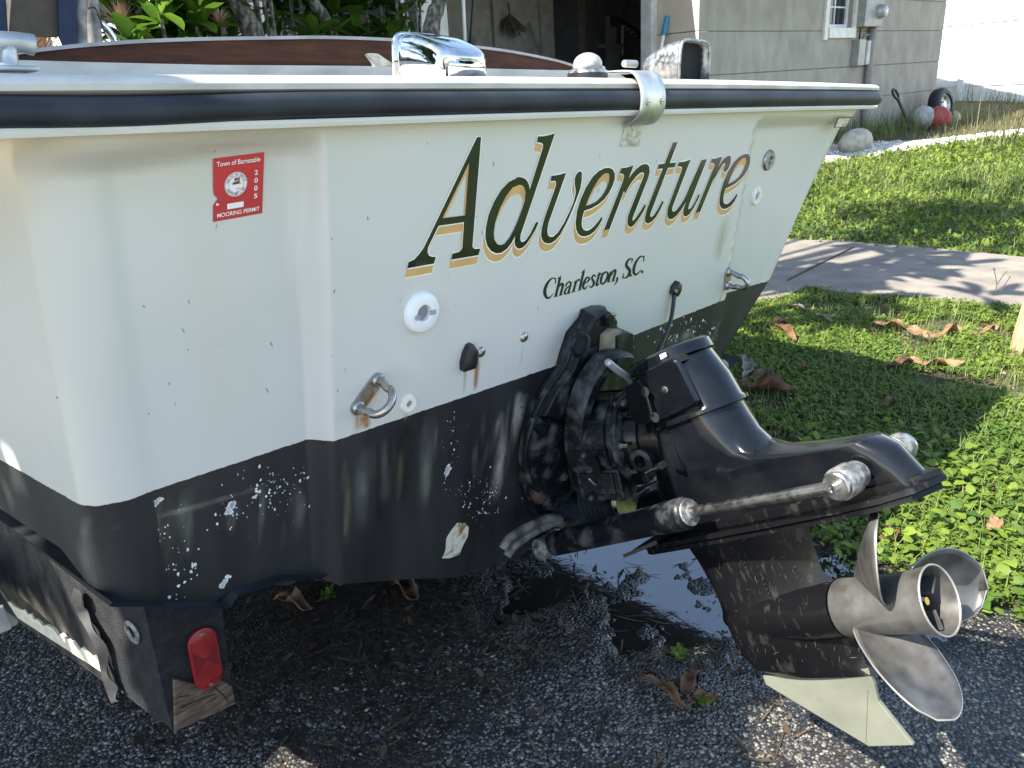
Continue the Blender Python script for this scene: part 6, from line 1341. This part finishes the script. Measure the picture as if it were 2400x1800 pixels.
# green sprigs on the wet ground
for px, py in ((1590,1545),(1650,1650),(770,1405)):
    g0 = G(px, py); n_ = 34; x = g0.x+rng.uniform(-.016,.016,n_); y = g0.y+rng.uniform(-.016,.016,n_)
    o = leaves('weed_sprig', x-g0.x, y-g0.y, .005+.012*rng.random(n_), .014+.016*rng.random(n_), m_cover, .4, 1.0); del o['kind']; o.location = g0; o.name = 'weed_sprig'
    tag(o, {1590:'small green sprig on the wet paving left of the leg', 1650:'tiny green sprig beside the skeg', 770:'green sprig under the dark hull'}[px], 'weed')
mb = MB(); secs = [[Vector((x*(1-sstep(1.8,4.3,f)), f, -.40)) for x in (-1.0, .82)] for f in (.25,1,2,3,3.8,4.2)]; mb.loft(secs, caps=False, closed=False); mb.build('cockpit_sole', m_deckw, boat)
# ------------------------------------------------------------------ garden plants and trees behind the boat
m_big = leafmat('broad_leaves', (.022,.075,.014), (.12,.22,.02), .32, tr=.42)
m_palm = leafmat('palm_leaflets', (.03,.07,.015), (.07,.13,.03), .4, tr=.25)
m_bark = M('grey_bark', (.055,.05,.042), .9, col2=(.25,.235,.20), nscale=34, stretch=(1,1,.6), lo=.42, hi=.66, bump=1.0, bscale=30, bdist=.02, detail=8)
m_spike = tintmat('dry_spikes', [(.30,.20,.13),(.42,.28,.2),(.5,.38,.28),(.30,.24,.12)], .7)
def bigleaves(name, P, az, el, ln, mat, parent, asp=.36, fold=.35, droop=.5):
    n = len(P); S = np.linspace(0, 1, 7); prof = np.array([.10,.45,.78,.98,1.0,.72,.02]); V = np.zeros((n, 7, 3, 3)); w = ln*asp*.5
    ca, sa = np.cos(az), np.sin(az)
    for k, s_ in enumerate(S):
        e_ = el-droop*s_*s_; r_ = ln*s_*np.cos(el-droop*s_*.5); z_ = ln*s_*np.sin(el-droop*s_*.5)
        for j, sd in enumerate((-1, 0, 1)):
            lat = sd*w*prof[k]; up_ = abs(sd)*w*prof[k]*fold+.05*w*np.sin(s_*17+j)
            V[:, k, j, 0] = P[:, 0]+(r_-up_*np.sin(e_))*ca-lat*sa; V[:, k, j, 1] = P[:, 1]+(r_-up_*np.sin(e_))*sa+lat*ca; V[:, k, j, 2] = P[:, 2]+z_+up_*np.cos(e_)
    f = np.array([(k*3+j, k*3+j+1, (k+1)*3+j+1, (k+1)*3+j) for k in range(6) for j in range(2)]); F = f[None]+(np.arange(n)*21)[:, None, None]
    o = raw(name, V.reshape(-1, 3), F.reshape(-1, 4), mat, parent, True); q = o.data.attributes.new('tint', 'FLOAT', 'POINT')
    q.data.foreach_set('value', np.repeat(np.clip(.2+.8*rng.random(n)**1.5, 0, 1), 21).astype(np.float32)); return o
def rosettes(name, centres, per, ln, mat, parent, asp=.36):
    P, A, E_, L_ = [], [], [], []
    for c in centres:
        for k in range(per):
            a = 2.4*k+random.random(); e = random.uniform(-.25, 1.15)
            P.append((c[0]+random.gauss(0,.03), c[1]+random.gauss(0,.03), c[2]+random.gauss(0,.04))); A.append(a); E_.append(e); L_.append(ln*random.uniform(.65, 1.15))
    return bigleaves(name, np.array(P), np.array(A), np.array(E_), np.array(L_), mat, parent, asp)
def shrub(px0, px1, y, label, n, ztop, seed, ln=.27):
    random.seed(seed); x0, x1 = Wp(px0, 50, 'y', y).x, Wp(px1, 50, 'y', y).x; xc = (x0+x1)/2; zg = float(hgt(xc, y)); s = empty('broadleaf_shrub', (xc, y, zg)); tag(s, label, 'shrub')
    cs = [((random.uniform(x0, x1)-xc), random.uniform(-.45,.45), random.uniform(.9, ztop)-zg) for k in range(n)]
    rosettes('foliage', cs, 15, ln, m_big, s)
    mb = MB()
    for c in cs: mb.tube(spline([Vector((c[0]*.35, c[1]*.3, 0)), Vector((c[0]*.8, c[1]*.8, c[2]*.55)), Vector(c)], 4), [.022]*4+[.016]*4+[.012], 6)
    mb.build('stems', m_bark, s, 180); return s
shrub(250, 500, 6.3, 'bright green broad-leaved shrub behind the grey seat pipes', 44, 2.15, 3, .30)
shrub(470, 720, 6.5, 'dark broad-leaved shrub around the thickest leaning trunk', 46, 2.5, 4, .30)
shrub(690, 960, 6.6, 'dense green shrub left of the chrome cowl', 60, 2.6, 5, .27)
shrub(1000, 1085, 7.0, 'small sunlit large-leaved plant right of the dark trunk', 3, 2.0, 6, .24)
def spiky(px, py, y, label, ln, seed):
    random.seed(seed); p = Wp(px, py, 'y', y); s = empty('spiky_plant', (p.x, p.y, float(hgt(p.x, p.y)))); tag(s, label, 'plant'); h_ = p.z-s.location.z; V = []; F = []; tv = []
    for k in range(90):
        a = random.random()*6.283; e = random.uniform(.1, 1.5); l_ = ln*random.uniform(.6, 1); d_ = Vector((math.cos(a)*math.cos(e), math.sin(a)*math.cos(e), math.sin(e))); sd = d_.cross(Vector((0,0,1))).normalized()*.006; b0 = Vector((0,0,h_-.03)); i0 = len(V)
        V += [tuple(b0-sd), tuple(b0+sd), tuple(b0+d_*l_*.6+sd), tuple(b0+d_*l_*.6-sd), tuple(b0+d_*l_-Vector((0,0,.1*l_))), ]; F += [(i0,i0+1,i0+2), (i0,i0+2,i0+3), (i0+3,i0+2,i0+4)]; tv += [random.random()]*5
    o = raw('dry_leaves', V, F, m_spike, s); q = o.data.attributes.new('tint', 'FLOAT', 'POINT'); q.data.foreach_set('value', np.array(tv, np.float32))
    mb = MB(); mb.tube([Vector((0,0,0)), Vector((.02,0,h_))], [.03,.018], 8); mb.build('stem', m_bark, s, 60)
spiky(283, 52, 6.1, 'pinkish dry spiky plant nearest the grey pipes', .24, 1); spiky(345, 40, 6.7, 'taller pinkish dry spiky plant behind the bright shrub', .34, 2); spiky(512, 48, 6.0, 'tan spiky rosette between the shrubs and the leaning trunk', .17, 3)
for px, y in ((55,5.6),(100,5.8)): spiky(px, 112, y, {55:'pale straw spiky plant seen under the brown seat back', 100:'second straw spiky plant under the seat back, to the right'}[px], .3, px)
def tree(pxs, y, r0, label, crown_c, crown_r, n, seed, ln=.28):
    random.seed(seed); pts = [Wp(*p, 'y', y) for p in pxs]; p0, p1 = pts[0], pts[-1]; d_ = (p1-p0)   # p0 lower, p1 upper
    gz = float(hgt(p0.x, y)); base = p0+d_*((gz-p0.z)/d_.z)*.6; base.z = gz; t_ = empty('garden_tree', base); tag(t_, label, 'tree')
    cc = Vector(crown_c); L_ = lambda p: Vector(p)-base
    top = p1+d_.normalized()*.5; path = [L_(base), L_(p0), L_(p1), L_(top), L_(top.lerp(cc, .7))]
    sp_ = spline(path, 6); mb = MB(); nn = len(sp_); mb.tube(sp_, [r0*(1.15-.6*i/nn)*(1+.08*math.sin(i*2.1)) for i in range(nn)], 14); 
    cs = []
    for k in range(n):
        v = Vector((random.gauss(0,1), random.gauss(0,1), random.gauss(0,.8))); v = v.normalized()*random.uniform(.35,1); c = L_(cc)+Vector((v.x*crown_r[0], v.y*crown_r[1], v.z*crown_r[2])); cs.append(tuple(c))
        if k % 2 == 0: mb.tube(spline([L_(top), L_(top).lerp(c, .5)+Vector((0,0,.12)), c], 4), [r0*.4]*4+[r0*.25]*4+[.012], 6)
    mb.build('trunk', m_bark, t_, 180); rosettes('crown', cs, 13, ln, m_big, t_, .34); return t_
tree([(605,110),(548,0)], 6.2, .080, 'thick leaning lichen-spotted trunk at the left', (2.3,6.4,4.3), (1.1,.9,.7), 46, 11)
tree([(788,110),(733,0)], 6.4, .055, 'slim leaning trunk in the middle of the shrubs', (3.0,7.0,4.6), (1.1,.9,.8), 44, 12)
tree([(1006,110),(1030,0)], 5.6, .070, 'dark upright trunk just behind the chrome cowl', (4.1,5.6,3.9), (.8,.8,.6), 30, 13)
# unseen leafy tree, added left of the frame to shade the port side
base = Vector((-3.1,3.8,0)); lt_ = empty('unseen_shade_tree', base); tag(lt_, 'unseen leafy tree added left of the boat for its shade', 'tree'); random.seed(21); mb = MB(); cs = []
for k in range(150):
    v = Vector((random.gauss(0,1), random.gauss(0,1), random.gauss(0,1))).normalized()*random.uniform(.2,1); cs.append((.45+v.x*1.2, .15+v.y*1.75, 3.5+v.z*1.5))
for k in range(150):
    v = Vector((random.gauss(0,1), random.gauss(0,1), random.gauss(0,1))).normalized()*random.uniform(.1,1); cs.append((1.75+v.x*.6, -1.65+v.y*1.15, 2.75+v.z*.55))
for k in range(60):
    v = Vector((random.gauss(0,1), random.gauss(0,1), random.gauss(0,1))).normalized()*random.uniform(.1,1); cs.append((1.45+v.x*.45, -1.75+v.y*.9, 1.95+v.z*.5))
def clear(c):
    w = base+Vector(c); d_ = w-Vector((.52,1.36,0)); return (d_-SUN_DIR*d_.dot(SUN_DIR)).length > .33  # opens the crown along one sun line, leaving a lit ground patch
cs = [c for c in cs if clear(c)]
for c in cs[::5]: mb.tube(spline([Vector((0,0,1.4)), Vector(c)*.5+Vector((0,0,1.0)), Vector(c)], 4), [.06]*4+[.03]*4+[.012], 6)
mb.tube([Vector((0,0,0)), Vector((.1,0,1.0)), Vector((.15,.05,2.2)), Vector((.3,.1,3.4))], [.15,.12,.10,.05], 12); mb.build('trunk', m_bark, lt_, 180); rosettes('crown', cs, 14, .3, m_big, lt_)
# palm outside the left edge: its fronds throw the streaky shade on the path
def palm(base, top, label, nf, ln, seed):
    random.seed(seed); base, top = Vector(base), Vector(top); p_ = empty('palm_tree', base); tag(p_, label, 'palm tree'); T_ = top-base
    mb = MB(); mb.tube(spline([Vector((0,0,0)), T_*.5+Vector((-.15,.05,0)), T_], 8), .10, 12); mb.build('trunk', m_bark, p_, 180)
    for k in range(nf):
        a = 2.4*k+random.uniform(-.2,.2); e0 = random.uniform(.15, 1.0); V = []; F = []; N = 34; l_ = ln*random.uniform(.85,1.1); rib = []
        for i in range(N+1):
            s_ = i/N; e = e0-1.25*s_; rib.append(T_+Vector((math.cos(a)*l_*s_*math.cos(e0-.6*s_), math.sin(a)*l_*s_*math.cos(e0-.6*s_), l_*s_*math.sin(e0-.62*s_)-.25*l_*s_**3)))
        sd = Vector((-math.sin(a), math.cos(a), 0))
        for i in range(3, N):
            w = .55*math.sin(math.pi*(.12+.85*i/N))**.6; fd = (rib[i+1]-rib[i]).normalized()
            for g in (-1, 1):
                b0 = rib[i]; tip = b0+sd*g*w*.85+fd*w*.55+Vector((0,0,-.18*w*random.uniform(.5,1.5))); i0 = len(V); V += [tuple(b0-fd*.022), tuple(b0+fd*.022), tuple(b0.lerp(tip,.5)+fd*.03), tuple(b0.lerp(tip,.5)-fd*.03), tuple(tip)]; F += [(i0,i0+1,i0+2),(i0,i0+2,i0+3),(i0+3,i0+2,i0+4)]
        fo = raw('frond', V, F, m_palm, p_); q = fo.data.attributes.new('tint', 'FLOAT', 'POINT'); q.data.foreach_set('value', rng.random(len(V)).astype(np.float32))
        mb = MB(); mb.tube(rib[::3], [.022*(1-.8*i/len(rib[::3])) for i in range(len(rib[::3]))], 5); mb.build('rib', m_palm, fo)
base = Vector((-.9,4.3,0)); ot = empty('overhanging_tree', base); tag(ot, 'spreading tree left of the boat with boughs reaching over it', 'tree'); random.seed(33); cs = []
for k in range(27):
    v = Vector((random.gauss(0,1), random.gauss(0,1), random.gauss(0,1))).normalized()*random.uniform(.1,1); cs.append(tuple(Vector((2.15+v.x*1.5, 3.05+v.y*1.25, 3.7+v.z*.55))-base))
for k in range(44):
    v = Vector((random.gauss(0,1), random.gauss(0,1), random.gauss(0,1))).normalized()*random.uniform(.1,1); cs.append(tuple(Vector((2.3+v.x*1.6, 3.7+v.y*1.3, 6.6+v.z*.8))-base))
mb = MB(); fork = Vector((.4,-.2,3.0)); mb.tube(spline([Vector((0,0,0)), Vector((.1,0,1.5)), fork, Vector((1.6,-.7,4.2)), Vector((2.8,-.9,5.6))], 6), [.16]*6+[.14]*6+[.10]*6+[.06]*7, 12)
for c in cs[::4]: mb.tube(spline([fork, fork.lerp(Vector(c), .5)+Vector((0,0,.25)), Vector(c)], 5), [.05]*5+[.03]*5+[.012], 6)
mb.build('trunk', m_bark, ot, 180); rosettes('crown', cs, 8, .40, m_big, ot, .30)
# background beyond the shrubs: a slanting white fence and a neighbour's house
nb = empty('neighbour_house', (-2.0, 15.0, 0)); tag(nb, 'grey-beige neighbouring house seen past the seat pipes', 'house')
mb = MB(); mb.box((2.5, .1, 1.75), (9, .2, 3.5)); mb.build('wall', M('beige_render', (.36,.345,.32), .9, nscale=3), nb); mb = MB(); mb.box((2.5, -.3, 3.55), (9.6, 1.0, .18)); mb.build('roof', m_roof, nb); mb = MB(); mb.box((4.2, -.02, 1.9), (1.1,.06,1.3)); nw_ = mb.build('window', m_glass, nb); mb = MB(); mb.box((4.2,-.055,1.22), (1.3,.1,.09)); mb.build('window_sill', m_wtrim, nb)
f0 = Vector((xg0-.5, YG+.1, 0)); dv = Vector((-.42,.907,0)); wf = empty('garden_fence', f0); tag(wf, 'sunlit white fence showing through gaps in the shrubs', 'fence'); Rz = Matrix.Rotation(math.atan2(dv.y, dv.x), 3, 'Z')
for k in range(34):
    mb = MB(); mb.box(dv*(.1+.30*k)+Vector((0,0,1.2)), (.29,.03,2.4), Rz); mb.build('fence_board', m_vinyl, wf)
for k in range(5): mb = MB(); mb.box(dv*(2.5*k)+Vector((0,0,1.25)), (.12,.12,2.6), Rz); mb.build('fence_post', m_vinyl, wf)
# unseen hedge added behind the viewer, for dark reflections in the black drive
random.seed(5)
hedge = empty('unseen_hedge', (0, -13, 0)); tag(hedge, 'unseen dark hedge added behind the viewer to darken reflections', 'hedge')
P, A_, E_, L_ = [], [], [], []
for k in range(5200):
    P.append((random.uniform(-13,15), random.uniform(-.6,.6), random.uniform(.1,1.9))); A_.append(random.random()*6.283); E_.append(random.uniform(-.3,1)); L_.append(random.uniform(.2,.4))
bigleaves('foliage', np.array(P), np.array(A_), np.array(E_), np.array(L_), m_big, hedge, .5)
mb = MB(); mb.box((1,.0,.85), (28,.7,1.6)); mb.build('hedge_core', M('hedge_core', (.012,.025,.008), .9), hedge)

m_lawn = M('lawn_far', (.045,.085,.016), .9, col2=(.11,.16,.035), nscale=18, bump=.8, bscale=60, bdist=.02)
lf = grid('lawn_beside_street', 2.05, 30, -11, -.72, .5, lambda x, y: x*0+.008, m_lawn)
st = grid('street', -40, 2.0, -11, -.75, .5, lambda x, y: x*0+.006, M('pale_bounce_road', (.29,.275,.245), .9, col2=(.34,.325,.29), nscale=2, bump=.3, bscale=60))  # unseen pale road, added to bounce warm light onto the transom
